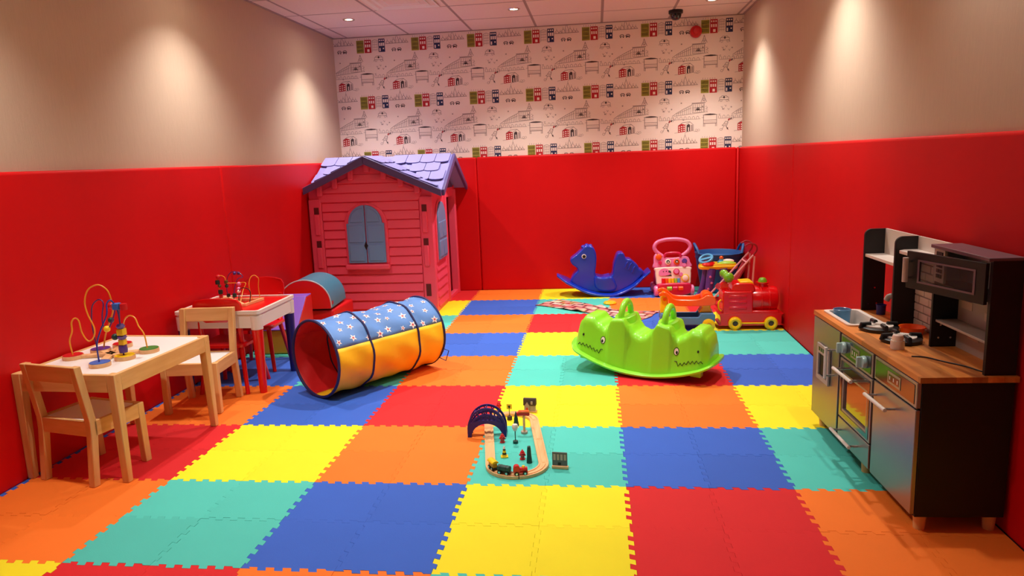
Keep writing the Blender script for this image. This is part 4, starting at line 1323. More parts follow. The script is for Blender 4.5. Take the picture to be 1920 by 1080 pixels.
def kp_(d_, u_, z_=KTOP): return tuple(KM @ Vector((d_, u_, z_)))
# small things on the kitchen
def cup(name, label, cat, loc, r, h, m_, taper=0.85):
    t = thing(name, label, cat, loc)
    G().lathe([(0.001, 0.0), (r * taper, 0.0), (r, h), (r * 0.93, h), (r * taper * 0.92, 0.004), (0.001, 0.004)], 24).build('body', m_, t)
    G().tube([(r * math.cos(2 * PI * k / 24), r * math.sin(2 * PI * k / 24), h) for k in range(24)], 0.0018, 6, True).build('rim', m_, t)
    return t
cup('plastic_cup', 'translucent blue plastic beaker standing in the kitchen sink', 'cup', kp_(0.070, 0.875, KTOP - 0.0535), 0.034, 0.075, 'cup_blue', 0.9)
cup('plastic_cup', 'dark blue cup at the back of the worktop beside the tap', 'cup', kp_(0.222, 0.862), 0.019, 0.040, 'plastic_navy', 0.9)
t = thing('salt_shaker', 'white shaker with clear cap standing in front of the burners', 'shaker', kp_(0.060, 0.322))
G().lathe([(0.001, 0), (0.022, 0), (0.023, 0.003), (0.022, 0.030), (0.001, 0.030)], 20).build('body', 'plastic_white', t)
G().lathe([(0.018, 0.029), (0.019, 0.036), (0.016, 0.048), (0.001, 0.050)], 20).build('cap', 'plastic_cream', t)
t = thing('toy_pan', 'orange toy pan standing behind the burners', 'pan', kp_(0.200, 0.530))
G().lathe([(0.001, 0), (0.036, 0), (0.044, 0.026), (0.046, 0.027), (0.042, 0.026), (0.034, 0.004), (0.001, 0.004)], 26).build('body', 'plastic_orange', t)
G().box(0.040, 0.048, -0.012, 0.012, 0.018, 0.024).build('lug', 'plastic_orange', t, bevel=0.002)
g = G()
cp_ = [kp_(0.06, 0.215, KTOP + 0.0025), kp_(0.10, 0.20, KTOP + 0.0025), kp_(0.13, 0.15, KTOP + 0.0025), kp_(0.17, 0.09, KTOP + 0.0025), kp_(0.19, 0.035, KTOP + 0.0025), kp_(0.22, 0.03, KTOP + 0.0025)]
tag(G().tube(rnd(cp_, 6), 0.0022, 6).build('cord', 'cord_dark'), 'thin dark cord lying across the kitchen worktop', 'cord')

# ------------------------------------------------------------------ green crocodile rocker
rk = thing('see_saw_rocker', 'lime green plastic crocodile see-saw rocker with two handles', 'rocker', (0.764, 1.475, 0.003), rot=Euler((0, R(3), R(-24))))
RL, RWd = 0.385, 0.160
def zb(x): return 0.012 + 0.62 * x * x
def ztop(x):
    pts = [(-0.425, 0.235), (-0.40, 0.285), (-0.36, 0.318), (-0.31, 0.318), (-0.26, 0.285), (-0.215, 0.262), (-0.185, 0.285), (-0.165, 0.322), (-0.10, 0.330), (-0.075, 0.295), (-0.03, 0.255), (0.0, 0.246), (0.03, 0.255), (0.075, 0.295), (0.10, 0.330), (0.165, 0.322), (0.185, 0.285), (0.215, 0.262), (0.26, 0.285), (0.31, 0.318), (0.36, 0.318), (0.40, 0.285), (0.425, 0.235)]
    pts = [(a if abs(a) < 0.186 else math.copysign(0.185 + (abs(a) - 0.185) * 0.8334, a), z_ - 0.022) for a, z_ in pts]
    for (a, za), (b, zb_) in zip(pts[:-1], pts[1:]):
        if a <= x <= b:
            t_ = (x - a) / (b - a)
            t_ = t_ * t_ * (3 - 2 * t_)
            return za + (zb_ - za) * t_
    return pts[-1][1]
rings = []
N = 90
for i in range(N + 1):
    x = -RL + 2 * RL * i / N
    b_, tz = zb(x) + 0.012, ztop(x)
    tower = 1.0 if 0.075 < abs(x) < 0.18 else 0.0
    endf = 1 - 0.30 * max(0, (abs(x) - 0.335) / 0.05) ** 2
    wb, wt = (RWd - 0.018) * endf, (0.098 + 0.012 * tower) * endf
    r_ = 0.045 if not tower else 0.02
    ring = []
    for s in (1, -1):
        seq = [(wb, b_), (wb - (wb - wt) * 0.5, b_ + (tz - b_) * 0.5), (wt + 0.012, tz - r_)]
        for q in range(1, 6):
            a = PI / 2 * q / 5
            seq.append((wt + 0.012 - r_ * (1 - math.cos(a)), tz - r_ + r_ * math.sin(a)))
        if s == -1: seq = [(-p, z) for p, z in reversed(seq)]
        ring += [Vector((x, p, z)) for p, z in seq]
    rings.append(ring)
G().loft(rings).build('body', 'plastic_green', rk, angle=50)
# flared base flange
rings = []
for i in range(N + 1):
    x = -RL - 0.038 + 2 * (RL + 0.038) * i / N
    k = abs(x) / (RL + 0.038)
    wf = (RWd + 0.012) * (1 if k < 0.82 else math.sqrt(max(0.10, 1 - ((k - 0.82) / 0.19) ** 2)))
    z = zb(x)
    rings.append([Vector((x, -wf, z)), Vector((x, wf, z)), Vector((x, wf + 0.004, z + 0.010)), Vector((x, wf - 0.008, z + 0.016)), Vector((x, -wf + 0.008, z + 0.016)), Vector((x, -wf - 0.004, z + 0.010))])
G().loft(rings).build('base_flange', 'plastic_green', rk)
for s in (-1, 1):
    for y0 in (-0.12, 0.07):
        x0 = s * 0.29
        G().box(min(x0, x0 + s * 0.06), max(x0, x0 + s * 0.06), y0, y0 + 0.05, zb(0.29) - 0.018, zb(0.36)).build('stopper_foot', 'plastic_green', rk, bevel=0.006)
    x0 = s * 0.126
    ang = [PI * q / 16 for q in range(17)]
    pts = [(x0, -0.072, 0.285)] + [(x0, -0.072 * math.cos(a), 0.300 + 0.082 * math.sin(a)) for a in ang] + [(x0, 0.072, 0.285)]
    G().tube(pts, 0.017, 12, flat=1.25).build('handle', 'plastic_green', rk)
    G().loft([[Vector((x0 + rx * math.cos(2 * PI * q / 28), ry * math.sin(2 * PI * q / 28), zz + 0.004 * math.cos(4 * PI * q / 28))) for q in range(28)]
              for rx, ry, zz in ((0.060, 0.118, 0.245), (0.054, 0.106, 0.290), (0.050, 0.101, 0.303), (0.042, 0.092, 0.306))]).build('handle_collar', 'plastic_green', rk)
# printed faces on both long sides: eye, nostril, zigzag mouth
def side_pt(x, f, sy, off=0.0015):
    """point on the side wall: f = 0 at the flange .. 1 at the top shoulder"""
    b_, tz = zb(x) + 0.012, ztop(x)
    endf = 1 - 0.30 * max(0, (abs(x) - 0.335) / 0.05) ** 2
    wb, wt = (RWd - 0.018) * endf, 0.098 * endf
    z1 = tz - 0.045
    z = b_ + (z1 - b_) * f
    hb, ht = wb, wt + 0.012
    zm = b_ + (tz - b_) * 0.5
    ym = wb - (wb - wt) * 0.5
    y = hb + (ym - hb) * (z - b_) / (zm - b_) if z < zm else ym + (ht - ym) * (z - zm) / (z1 - zm)
    return Vector((x, sy * (y + off), z))
for sy in (-1, 1):
    for sx in (-1, 1):
        fpts = []
        for q in range(15):
            x = sx * (0.208 + 0.0108 * q)
            f = 0.30 + (0.07 if q % 2 else -0.02) + (0.20 * max(0, 2 - q) / 2) - 0.004 * q
            fpts.append(side_pt(x, f, sy))
        G().tube(fpts, 0.0022, 6).build('printed_mouth', 'black_ink', rk)
        ec = side_pt(sx * 0.212, 0.84, sy)
        def oval(c, rx, rz, mname, nm, off):
            g = G()
            pts = [side_pt(c.x + rx * math.cos(2 * PI * q / 16), 0, sy) for q in range(16)]
            vs = [Vector((c.x + rx * math.cos(2 * PI * q / 16), c.y + sy * off - sy * rz * math.sin(2 * PI * q / 16) * 0.22, c.z + rz * math.sin(2 * PI * q / 16))) for q in range(16)]
            g.add(vs + [v - Vector((0, sy * 0.003, 0)) for v in vs], [tuple(range(16)), tuple(range(31, 15, -1))] + [(q, (q + 1) % 16, 16 + (q + 1) % 16, 16 + q) for q in range(16)])
            g.build(nm, mname, rk)
        oval(ec, 0.015, 0.021, 'black_ink', 'printed_eye', 0.0010)
        oval(ec, 0.0115, 0.0175, 'white_ink', 'printed_eye', 0.0016)
        oval(ec + Vector((sx * 0.003, sy * 0.0011, -0.005)), 0.006, 0.009, 'black_ink', 'printed_pupil', 0.0024)
        oval(side_pt(sx * 0.330, 0.62, sy), 0.005, 0.007, 'black_ink', 'printed_nostril', 0.0012)

# ------------------------------------------------------------------ blue rocking horse
hs = thing('rocking_horse', 'blue moulded plastic rocking horse against the back wall', 'rocking horse', (0.60, 3.80, 0), R(3))
body = [(-0.33, 0.325), (-0.279, 0.367), (-0.231, 0.409), (-0.208, 0.436), (-0.176, 0.443), (-0.138, 0.431), (-0.116, 0.399), (-0.105, 0.352), (-0.108, 0.273), (-0.117, 0.202), (-0.098, 0.169),
        (-0.042, 0.168), (0.028, 0.178), (0.044, 0.27), (0.072, 0.355), (0.099, 0.374), (0.130, 0.366), (0.145, 0.33), (0.16, 0.318), (0.191, 0.312), (0.221, 0.286), (0.251, 0.257), (0.262, 0.23), (0.30, 0.195),
        (0.20, 0.085), (0.06, 0.022), (-0.05, 0.016), (-0.20, 0.050), (-0.325, 0.118), (-0.306, 0.190), (-0.272, 0.226), (-0.276, 0.250), (-0.318, 0.285)]
bp = rnd2(body, 4)
G().prism(bp, -0.075, 0.075, 'xz').build('body', 'plastic_blue', hs, bevel=0.026, seg=4, angle=60)
G().prism(rnd2([(-0.128, 0.172), (-0.05, 0.162), (0.03, 0.168), (0.06, 0.05), (-0.10, 0.05)], 3), -0.105, 0.105, 'xz').build('saddle', 'plastic_blue', hs, bevel=0.02, seg=3, angle=60)
# flared rocker base
fl = rnd([(-0.452, 0, 0.172), (-0.39, 0, 0.135), (-0.324, 0, 0.098), (-0.208, 0, 0.038), (-0.12, 0, 0.012), (-0.03, 0, 0.001), (0.064, 0, 0.007), (0.181, 0, 0.057), (0.273, 0, 0.126), (0.354, 0, 0.194)], 5)
rings = []
for i, p in enumerate(fl):
    k = i / (len(fl) - 1)
    wv = 0.15 * (0.35 + 0.65 * min(1, math.sin(PI * min(max(k, 0.0), 1.0)) * 2.2))
    if k > 0.75: wv = max(wv, 0.11)
    rings.append([p + Vector((0, -wv, 0)), p + Vector((0, wv, 0)), p + Vector((0, wv, 0.018)), p + Vector((0, wv - 0.03, 0.026)), p + Vector((0, -wv + 0.03, 0.026)), p + Vector((0, -wv, 0.018))])
G().loft(rings).build('rocker_base', 'plastic_blue', hs, bevel=0.005, angle=50)
for s in (-1, 1):
    e = G().lathe([(0.001, s * 0.004), (0.020, s * 0.003), (0.020, -s * 0.004), (0.001, -s * 0.004)], 20, (-0.213, s * 0.0745, 0.352), axis='y').build('eye', 'white_ink', hs)
    G().lathe([(0.001, s * 0.007), (0.014, s * 0.0055), (0.014, 0.0), (0.001, 0.0)], 20, (-0.212, s * 0.0745, 0.350), axis='y').build('pupil', 'black_ink', e)
    lb = G().prism([(-0.012 + a, 0.080 + b) for a, b in rrect(0.030, 0.011, 0.010)], s * 0.0765 - (0.0015 if s < 0 else 0), s * 0.0765 + (0.0015 if s > 0 else 0), 'xz').build('badge', 'plastic_red', hs)
    G().prism([(-0.012 + a, 0.080 + b) for a, b in rrect(0.025, 0.0055, 0.005)], s * 0.0775 - (0.0015 if s < 0 else 0), s * 0.0775 + (0.0015 if s > 0 else 0), 'xz').build('badge_stripe', 'plastic_cream', lb)
for k, (x, z) in enumerate(((-0.215, 0.425), (-0.185, 0.437), (-0.155, 0.432))):
    G().ball((x, 0, z), 0.026, 12, (0.8, 1.2, 0.7)).build('mane_tuft', 'plastic_blue', hs)
for k, (x, z) in enumerate(((0.17, 0.30), (0.20, 0.285), (0.23, 0.258))):
    G().tube(rnd([(x - 0.03, -0.072, z - 0.06), (x - 0.015, -0.074, z - 0.02), (x + 0.005, -0.066, z)], 4), 0.008, 8).build('tail_groove', 'plastic_blue', hs)

# ------------------------------------------------------------------ pink baby walker
pw = thing('baby_walker', 'pink and cream baby walker with activity panel and round handle', 'baby walker', (1.150, 3.70, 0), R(4))
tilt = Matrix.Translation((0, 0, 0.085)) @ Matrix.Rotation(R(-14), 4, 'X')
low = rnd2([(-0.130, 0.0), (-0.146, 0.06), (-0.150, 0.125), (-0.140, 0.155), (0.135, 0.155), (0.150, 0.12), (0.146, 0.05), (0.128, 0.0), (0.0, -0.006)], 3)
G().prism(low, -0.035, 0.012, 'xz', tilt).build('panel', 'plastic_cream', pw, bevel=0.008, angle=50)
upp = rnd2([(-0.148, 0.148), (-0.160, 0.20), (-0.155, 0.26), (-0.125, 0.285), (-0.09, 0.272), (-0.06, 0.245), (0.0, 0.238), (0.07, 0.245), (0.10, 0.250), (0.135, 0.235), (0.148, 0.195), (0.140, 0.148)], 3)
G().prism(upp, -0.030, 0.010, 'xz', tilt).build('panel', 'plastic_pink', pw, bevel=0.008, angle=50)
yv = -0.038
def disc_on(x, z, r, m_, name, T, d0=-0.030, d1=-0.042, parent=None, seg=18):
    G().lathe([(0.001, d0), (r, d0), (r, d1 + 0.003), (r * 0.85, d1), (0.001, d1)], seg, (x, 0, z), T, 'y').build(name, m_, parent or pw)
disc_on(-0.120, 0.245, 0.026, 'plastic_orange', 'flower_button', tilt)
disc_on(-0.110, 0.195, 0.016, 'plastic_magenta', 'shape_button', tilt)
for x, m_ in ((-0.042, 'plastic_lime'), (0.032, 'plastic_orange')):
    disc_on(x, 0.200, 0.026, 'plastic_cream' if x < 0 else m_, 'roller_button', tilt)
    disc_on(x, 0.202, 0.015, 'paint_green_dark' if x < 0 else 'roof_brown', 'roller_window', tilt, -0.036, -0.0445)
    disc_on(x, 0.198, 0.007, 'plastic_cream', 'roller_dot', tilt, -0.040, -0.0465)
disc_on(0.098, 0.205, 0.022, 'plastic_purple', 'shape_button', tilt)
disc_on(0.095, 0.17, 0.018, 'plastic_pink', 'shape_button', tilt)
disc_on(0.025, 0.115, 0.027, 'plastic_magenta', 'dial', tilt, -0.034, -0.046)
disc_on(0.025, 0.115, 0.020, 'plastic_pink', 'dial_face', tilt, -0.040, -0.0485)
disc_on(0.062, 0.090, 0.018, 'plastic_pink', 'dial', tilt, -0.034, -0.044)
disc_on(0.098, 0.058, 0.034, 'plastic_yellow', 'dial', tilt, -0.034, -0.044)
disc_on(0.098, 0.058, 0.026, 'plastic_cream', 'dial_face', tilt, -0.040, -0.0465)
G().prism(rnd2([(-0.115, 0.085), (-0.12, 0.125), (-0.08, 0.145), (-0.04, 0.13), (-0.03, 0.09)], 3), -0.040, -0.033, 'xz', tilt).build('printed_animal', 'plastic_pink', pw)
G().prism([(-0.068, 0.080), (-0.015, 0.080), (-0.02, 0.090), (-0.06, 0.090)], -0.0385, -0.034, 'xz', tilt).build('mouth_slot', 'black_ink', pw)
for x, z in ((-0.085, 0.118), (-0.060, 0.120)):
    disc_on(x, z, 0.005, 'black_ink', 'printed_eye', tilt, -0.038, -0.0415)
G().prism([(-0.045, 0.112), (-0.02, 0.102), (-0.022, 0.122), (-0.04, 0.128)], -0.0415, -0.038, 'xz', tilt).build('printed_ear', 'roof_brown', pw)
G().box(-0.104, 0.058, -0.041, -0.033, 0.012, 0.062, tilt).build('keyboard_frame', 'plastic_magenta', pw, bevel=0.003)
for k, m_ in enumerate(('plastic_red', 'plastic_orange', 'plastic_yellow', 'plastic_yellow', 'plastic_lime', 'plastic_skyblue')):
    G().box(-0.098 + k * 0.0255, -0.075 + k * 0.0255, -0.047, -0.040, 0.016, 0.058, tilt).build('piano_key', m_, pw, bevel=0.003)
# base and wheels
bpoly = rnd2([(-0.135, 0.02), (-0.14, 0.09), (-0.10, 0.105), (0.10, 0.105), (0.14, 0.09), (0.135, 0.02), (0.06, 0.002), (-0.06, 0.002)], 3)
G().prism([(a, b + 0.008) for a, b in bpoly], -0.075, 0.05, 'xz').build('base', 'plastic_magenta', pw, bevel=0.012, seg=3, angle=50)
for k, m_ in enumerate(('plastic_lime', 'plastic_magenta', 'plastic_orange')):
    G().cyl((-0.066 + k * 0.047, -0.078, 0.072), (-0.024 + k * 0.047, -0.078, 0.072), 0.018, 14).build('roller', m_, pw, bevel=0.003)
for sx in (-1, 1):
    for y in (-0.035, 0.16):
        x0 = sx * 0.145
        wh = G().lathe([(0.001, -0.018), (0.036, -0.018), (0.046, -0.010), (0.046, 0.010), (0.036, 0.018), (0.001, 0.018)], 22, (x0 + sx * 0.006, y, 0.047), axis='x').build('wheel', 'plastic_pink', pw)
        G().lathe([(0.001, -0.021), (0.018, -0.021), (0.018, 0.021), (0.001, 0.021)], 16, (x0 + sx * 0.006, y, 0.047), axis='x').build('hub', 'plastic_magenta', wh)
    G().tube([(sx * 0.135, 0.16, 0.05), (sx * 0.142, 0.06, 0.22), (sx * 0.125, 0.055, 0.33)], 0.014, 10).build('side_frame', 'plastic_magenta', pw)
G().cyl((-0.14, 0.16, 0.047), (0.14, 0.16, 0.047), 0.008, 10).build('axle', 'plastic_magenta', pw)
hp = [(-0.085, 0.045, 0.335), (-0.135, 0.050, 0.375), (-0.152, 0.052, 0.415), (-0.125, 0.056, 0.455), (-0.06, 0.058, 0.474), (0.0, 0.058, 0.477), (0.06, 0.058, 0.474), (0.125, 0.056, 0.455), (0.152, 0.052, 0.415), (0.135, 0.050, 0.375), (0.085, 0.045, 0.335)]
G().tube(rnd(hp, 5), 0.0165, 12).build('handle', 'plastic_pink', pw)
G().tube(rnd([(-0.07, 0.035, 0.325), (-0.05, 0.035, 0.358), (0.05, 0.035, 0.358), (0.07, 0.035, 0.325)], 5), 0.011, 10).build('carry_grip', 'plastic_magenta', pw)

# ------------------------------------------------------------------ blue storage tub
tb = thing('storage_tub', 'flexible blue storage tub with two loop handles in the back corner', 'tub', (1.555, 3.885, 0))
prof = [(0.001, 0.001), (0.135, 0.001), (0.145, 0.01), (0.165, 0.12), (0.185, 0.24), (0.198, 0.335), (0.204, 0.340), (0.196, 0.345), (0.190, 0.335), (0.160, 0.12), (0.138, 0.012), (0.001, 0.010)]
G().lathe(prof, 40).build('body', 'plastic_tub_blue', tb)
G().lathe([(0.192, 0.296), (0.197, 0.296), (0.199, 0.304), (0.193, 0.304)], 40).build('rim_band', 'plastic_tub_blue', tb)
for s in (-1, 1):
    pts = []
    for k in range(13):
        a = R(-28 + 56 * k / 12)
        zz = 0.338 + 0.080 * math.sin(PI * k / 12) ** 0.7
        pts.append((s * 0.202 * math.cos(a) * (1 + 0.02 * math.sin(PI * k / 12)), 0.202 * math.sin(a), zz))
    G().tube(pts, 0.010, 10, flat=1.2).build('handle', 'plastic_tub_blue', tb)

# ------------------------------------------------------------------ activity tray on purple legs
at = thing('activity_stand', 'yellow activity tray on purple legs in front of the blue tub', 'activity toy', (1.485, 3.52, 0), R(-4))
tray = rnd2([(-0.150, -0.02), (-0.135, -0.075), (-0.06, -0.085), (0.05, -0.075), (0.14, -0.065), (0.165, 0.0), (0.14, 0.07), (0.03, 0.085), (-0.08, 0.08), (-0.14, 0.05)], 4)
G().prism(tray, 0.255, 0.290, 'xy').build('tray', 'plastic_yellow', at, bevel=0.012, seg=3, angle=50)
G().prism([(a * 0.93, b * 0.9) for a, b in tray], 0.288, 0.300, 'xy').build('tray_deck', 'plastic_yellow', at, bevel=0.004)
Ts = Matrix.Translation((-0.09, -0.02, 0.338)) @ Matrix.Rotation(R(28), 4, 'X') @ Matrix.Rotation(R(-18), 4, 'Y')
G().tube([(0.052 * math.cos(2 * PI * k / 28), 0.052 * math.sin(2 * PI * k / 28), 0) for k in range(28)], 0.011, 10, True, Ts).build('steering_wheel', 'plastic_skyblue', at)
G().box(-0.05, 0.05, -0.012, 0.012, -0.006, 0.006, Ts).build('wheel_spoke', 'plastic_skyblue', at, bevel=0.003)
G().cyl((0, 0, 0), (0, 0, -0.045), 0.014, 12, T=Ts).build('steering_column', 'plastic_skyblue', at)
G().lathe([(0.001, 0.0), (0.058, 0.0), (0.060, 0.008), (0.05, 0.024), (0.02, 0.034), (0.001, 0.035)], 20, (-0.075, -0.035, 0.288)).build('red_dome', 'plastic_red', at)
G().ball((0.075, -0.030, 0.300), 0.062, 18, (1.15, 0.55, 0.32)).build('green_leaf', 'plastic_lime', at)
G().ball((0.09, 0.02, 0.312), 0.045, 16, (1.1, 0.6, 0.4)).build('cream_leaf', 'plastic_cream', at)
G().lathe([(0.001, 0), (0.032, 0), (0.030, 0.012), (0.018, 0.016), (0.016, 0.03), (0.001, 0.034)], 18, (0.035, 0.01, 0.300)).build('spinner_base', 'plastic_skyblue', at)
G().ball((0.035, 0.01, 0.340), 0.017, 12).build('spinner_knob', 'plastic_orange', at)
for sx in (-1, 1):
    G().tube(rnd([(sx * 0.085, 0.02, 0.262), (sx * 0.10, 0.02, 0.15), (sx * 0.13, 0.015, 0.04), (sx * 0.145, 0.0, 0.022)], 5), [0.026] * 15 + [0.022], 12).build('leg', 'plastic_purple', at)
    G().tube([(sx * 0.045, -0.055, 0.262), (sx * 0.065, -0.065, 0.10), (sx * 0.085, -0.085, 0.012)], [0.036, 0.033, 0.012], 14).build('leg_cover', 'plastic_purple', at)
    G().ball((sx * 0.150, -0.005, 0.026), 0.026, 14).build('foot', 'plastic_purple', at)
for x, z in ((-0.060, 0.20), (-0.05, 0.15), (-0.075, 0.10)):
    G().prism([(x + 0.012 * (1 if q % 2 == 0 else 0.45) * math.cos(2 * PI * q / 10), z + 0.012 * (1 if q % 2 == 0 else 0.45) * math.sin(2 * PI * q / 10)) for q in range(10)], -0.108, -0.092, 'xz').build('star_sticker', 'plastic_pink', at)

# ------------------------------------------------------------------ toy pushchair
pc = thing('toy_pushchair', 'folding toy pushchair with pink metal frame and dark red seat', 'toy pushchair', (1.555, 3.20, 0))
def pl(*a): return [(x - 1.555, y - 3.20, z) for x, y, z in a]
for dy in (-0.085, 0.085):
    G().tube(pl((1.345, 3.20 + dy, 0.030), (1.525, 3.20 + dy, 0.225), (1.690, 3.20 + dy, 0.415)), 0.0075, 8).build('long_tube', 'pram_tube', pc)
    G().tube(pl((1.700, 3.20 + dy, 0.405), (1.690, 3.20 + dy, 0.22), (1.678, 3.20 + dy, 0.030)), 0.0075, 8).build('rear_tube', 'pram_tube', pc)
    G().tube(rnd(pl((1.690, 3.20 + dy, 0.415), (1.715, 3.20 + dy, 0.455), (1.708, 3.20 + dy, 0.490), (1.668, 3.20 + dy, 0.505), (1.630, 3.20 + dy, 0.488)), 5), 0.0065, 8).build('handle', 'pram_fabric', pc)
    G().tube(pl((1.45, 3.20 + dy, 0.145), (1.680, 3.20 + dy, 0.165)), 0.006, 8).build('side_tube', 'pram_tube', pc)
    for x in (1.345, 1.678):
        for ddy in (-0.014, 0.014):
            G().lathe([(0.001, -0.006), (0.022, -0.006), (0.025, 0), (0.022, 0.006), (0.001, 0.006)], 16, (x - 1.555, dy + ddy, 0.026), axis='y').build('wheel', 'pram_fabric', pc)
for p in ((1.535, 0.238), (1.64, 0.36), (1.685, 0.13)):
    G().tube(pl((p[0], 3.115, p[1]), (p[0], 3.285, p[1])), 0.006, 8).build('cross_tube', 'pram_tube', pc)
seat = pl((1.655, 3.20, 0.375), (1.600, 3.20, 0.270), (1.550, 3.20, 0.185), (1.500, 3.20, 0.165), (1.455, 3.20, 0.175), (1.43, 3.20, 0.15))
rings = [[Vector((p[0], p[1] - 0.078, p[2])), Vector((p[0], p[1] + 0.078, p[2])), Vector((p[0] + 0.008, p[1] + 0.078, p[2] - 0.008)), Vector((p[0] + 0.008, p[1] - 0.078, p[2] - 0.008))] for p in rnd(seat, 4)]
G().loft(rings).build('seat_sling', 'pram_fabric', pc, angle=60)

# ------------------------------------------------------------------ orange and blue push cart
ct = thing('push_cart', 'blue and orange plastic push cart with yellow posts and wheels', 'toy cart', (1.115, 2.50, 0), R(-2))
chas = [(-0.165, 0.040), (0.155, 0.040), (0.185, 0.060), (0.187, 0.110), (0.170, 0.122), (0.095, 0.122), (0.075, 0.094), (-0.095, 0.094), (-0.115, 0.122), (-0.165, 0.122), (-0.182, 0.105), (-0.182, 0.06)]
for s in (-1, 1):
    G().prism(chas, s * 0.085 - 0.012, s * 0.085 + 0.012, 'xz').build('chassis_side', 'plastic_steel_blue', ct, bevel=0.006, seg=3)
G().box(-0.165, 0.165, -0.075, 0.075, 0.040, 0.058).build('chassis_floor', 'plastic_steel_blue', ct, bevel=0.004)
G().box(0.085, 0.180, -0.075, 0.075, 0.056, 0.120).build('chassis_block', 'plastic_steel_blue', ct, bevel=0.008)
G().box(-0.178, -0.10, -0.075, 0.075, 0.056, 0.120).build('chassis_block', 'plastic_steel_blue', ct, bevel=0.008)
for x in (-0.135, 0.140):
    for s in (-1, 1):
        wh = G().lathe([(0.001, -0.016), (0.030, -0.018), (0.042, -0.012), (0.044, 0.0), (0.042, 0.012), (0.030, 0.018), (0.001, 0.016)], 24, (x, s * 0.112, 0.044), axis='y').build('wheel', 'plastic_yellow', ct)
        G().lathe([(0.014, -0.0205), (0.020, -0.0205), (0.020, 0.0205), (0.014, 0.0205)], 18, (x, s * 0.112, 0.044), axis='y').build('hub_ring', 'vinyl_yellow', wh)
# rear post, front post and orange bed
G().prism([(-0.182, 0.115), (-0.120, 0.115), (-0.128, 0.225), (-0.140, 0.252), (-0.165, 0.252), (-0.176, 0.225)], -0.060, 0.060, 'xz').build('post', 'plastic_yellow', ct, bevel=0.010, seg=3)
G().lathe([(0.001, -0.066), (0.011, -0.066), (0.011, 0.066), (0.001, 0.066)], 16, (-0.150, 0, 0.215), axis='y').build('post_bolt', 'plastic_orange', ct)
G().prism([(0.080, 0.118), (0.172, 0.118), (0.160, 0.150), (0.158, 0.195), (0.100, 0.195), (0.102, 0.150)], -0.055, 0.055, 'xz').build('post', 'plastic_yellow', ct, bevel=0.008, seg=3)
bed = rnd2([(-0.190, 0.262), (-0.150, 0.272), (-0.118, 0.250), (-0.085, 0.222), (-0.02, 0.215), (0.06, 0.215), (0.105, 0.228), (0.130, 0.245), (0.170, 0.240), (0.190, 0.215), (0.180, 0.180), (0.10, 0.172), (-0.06, 0.172), (-0.118, 0.190), (-0.130, 0.225), (-0.155, 0.248), (-0.185, 0.240)], 3)
for s in (-1, 1):
    G().prism(bed, s * 0.080 - 0.012, s * 0.080 + 0.012, 'xz').build('bed_side', 'plastic_orange', ct, bevel=0.006, seg=3, angle=50)
G().box(-0.115, 0.175, -0.072, 0.072, 0.174, 0.190).build('bed_floor', 'plastic_orange', ct, bevel=0.005)
G().lathe([(0.001, -0.07), (0.034, -0.07), (0.038, -0.05), (0.038, 0.05), (0.034, 0.07), (0.001, 0.07)], 22, (0.135, 0, 0.222), axis='y').build('roller', 'plastic_orange', ct)

# ------------------------------------------------------------------ red ride-on train
rt = thing('ride_on_train', 'glossy red ride-on train with yellow wheels and green knobs', 'ride-on toy', (1.545, 2.535, 0), R(-1))
G().prism(rnd2([(-0.200, 0.035), (-0.206, 0.095), (-0.190, 0.112), (0.180, 0.112), (0.196, 0.095), (0.196, 0.040), (0.185, 0.028), (-0.185, 0.026)], 3), -0.105, 0.105, 'xz').build('chassis', 'plastic_red_gloss', rt, bevel=0.010, seg=3, angle=50)
G().prism([(-0.190, 0.10), (-0.190, 0.250), (-0.182, 0.262), (0.0, 0.262), (0.010, 0.250), (0.010, 0.10)], -0.098, 0.098, 'xz').build('cab', 'plastic_red_gloss', rt, bevel=0.012, seg=3)
for z0 in (0.135, 0.175, 0.215):
    G().box(-0.150, -0.03, -0.1005, 0.1005, z0, z0 + 0.024).build('cab_rib', 'plastic_red_gloss', rt, bevel=0.006)
G().lathe([(0.001, 0.0), (0.085, 0.0), (0.088, 0.01), (0.088, 0.150), (0.080, 0.170), (0.060, 0.178), (0.001, 0.180)], 30, (0.008, 0, 0.195), axis='x').build('boiler', 'plastic_red_gloss', rt)
for k in (0.06, 0.11):
    G().lathe([(0.0875, 0.0), (0.0905, 0.003), (0.0905, 0.010), (0.0875, 0.013)], 30, (0.008 + k, 0, 0.195), axis='x').build('boiler_band', 'plastic_red_gloss', rt)
G().box(0.005, 0.178, -0.10, 0.10, 0.105, 0.128).build('footboard', 'plastic_red_gloss', rt, bevel=0.006)
# seat with yellow lid
G().prism(rnd2([(-0.118, 0.255), (-0.122, 0.285), (-0.105, 0.312), (0.005, 0.312), (0.022, 0.29), (0.020, 0.255)], 3), -0.075, 0.075, 'xz').build('seat', 'plastic_red_gloss', rt, bevel=0.012, seg=3, angle=50)
G().prism([(-0.070, 0.309), (0.010, 0.309), (0.022, 0.300), (0.012, 0.322), (-0.004, 0.326), (-0.070, 0.322)], -0.06, 0.06, 'xz').build('seat_lid', 'plastic_yellow', rt, bevel=0.004)
# funnel with green cap
G().lathe([(0.030, 0.27), (0.032, 0.296), (0.042, 0.302), (0.044, 0.310), (0.001, 0.312)], 22, (0.088, 0, 0)).build('funnel', 'plastic_red_gloss', rt)
G().lathe([(0.030, 0.311), (0.028, 0.325), (0.018, 0.338), (0.001, 0.342)], 22, (0.088, 0, 0)).build('funnel_cap', 'ball_green', rt)
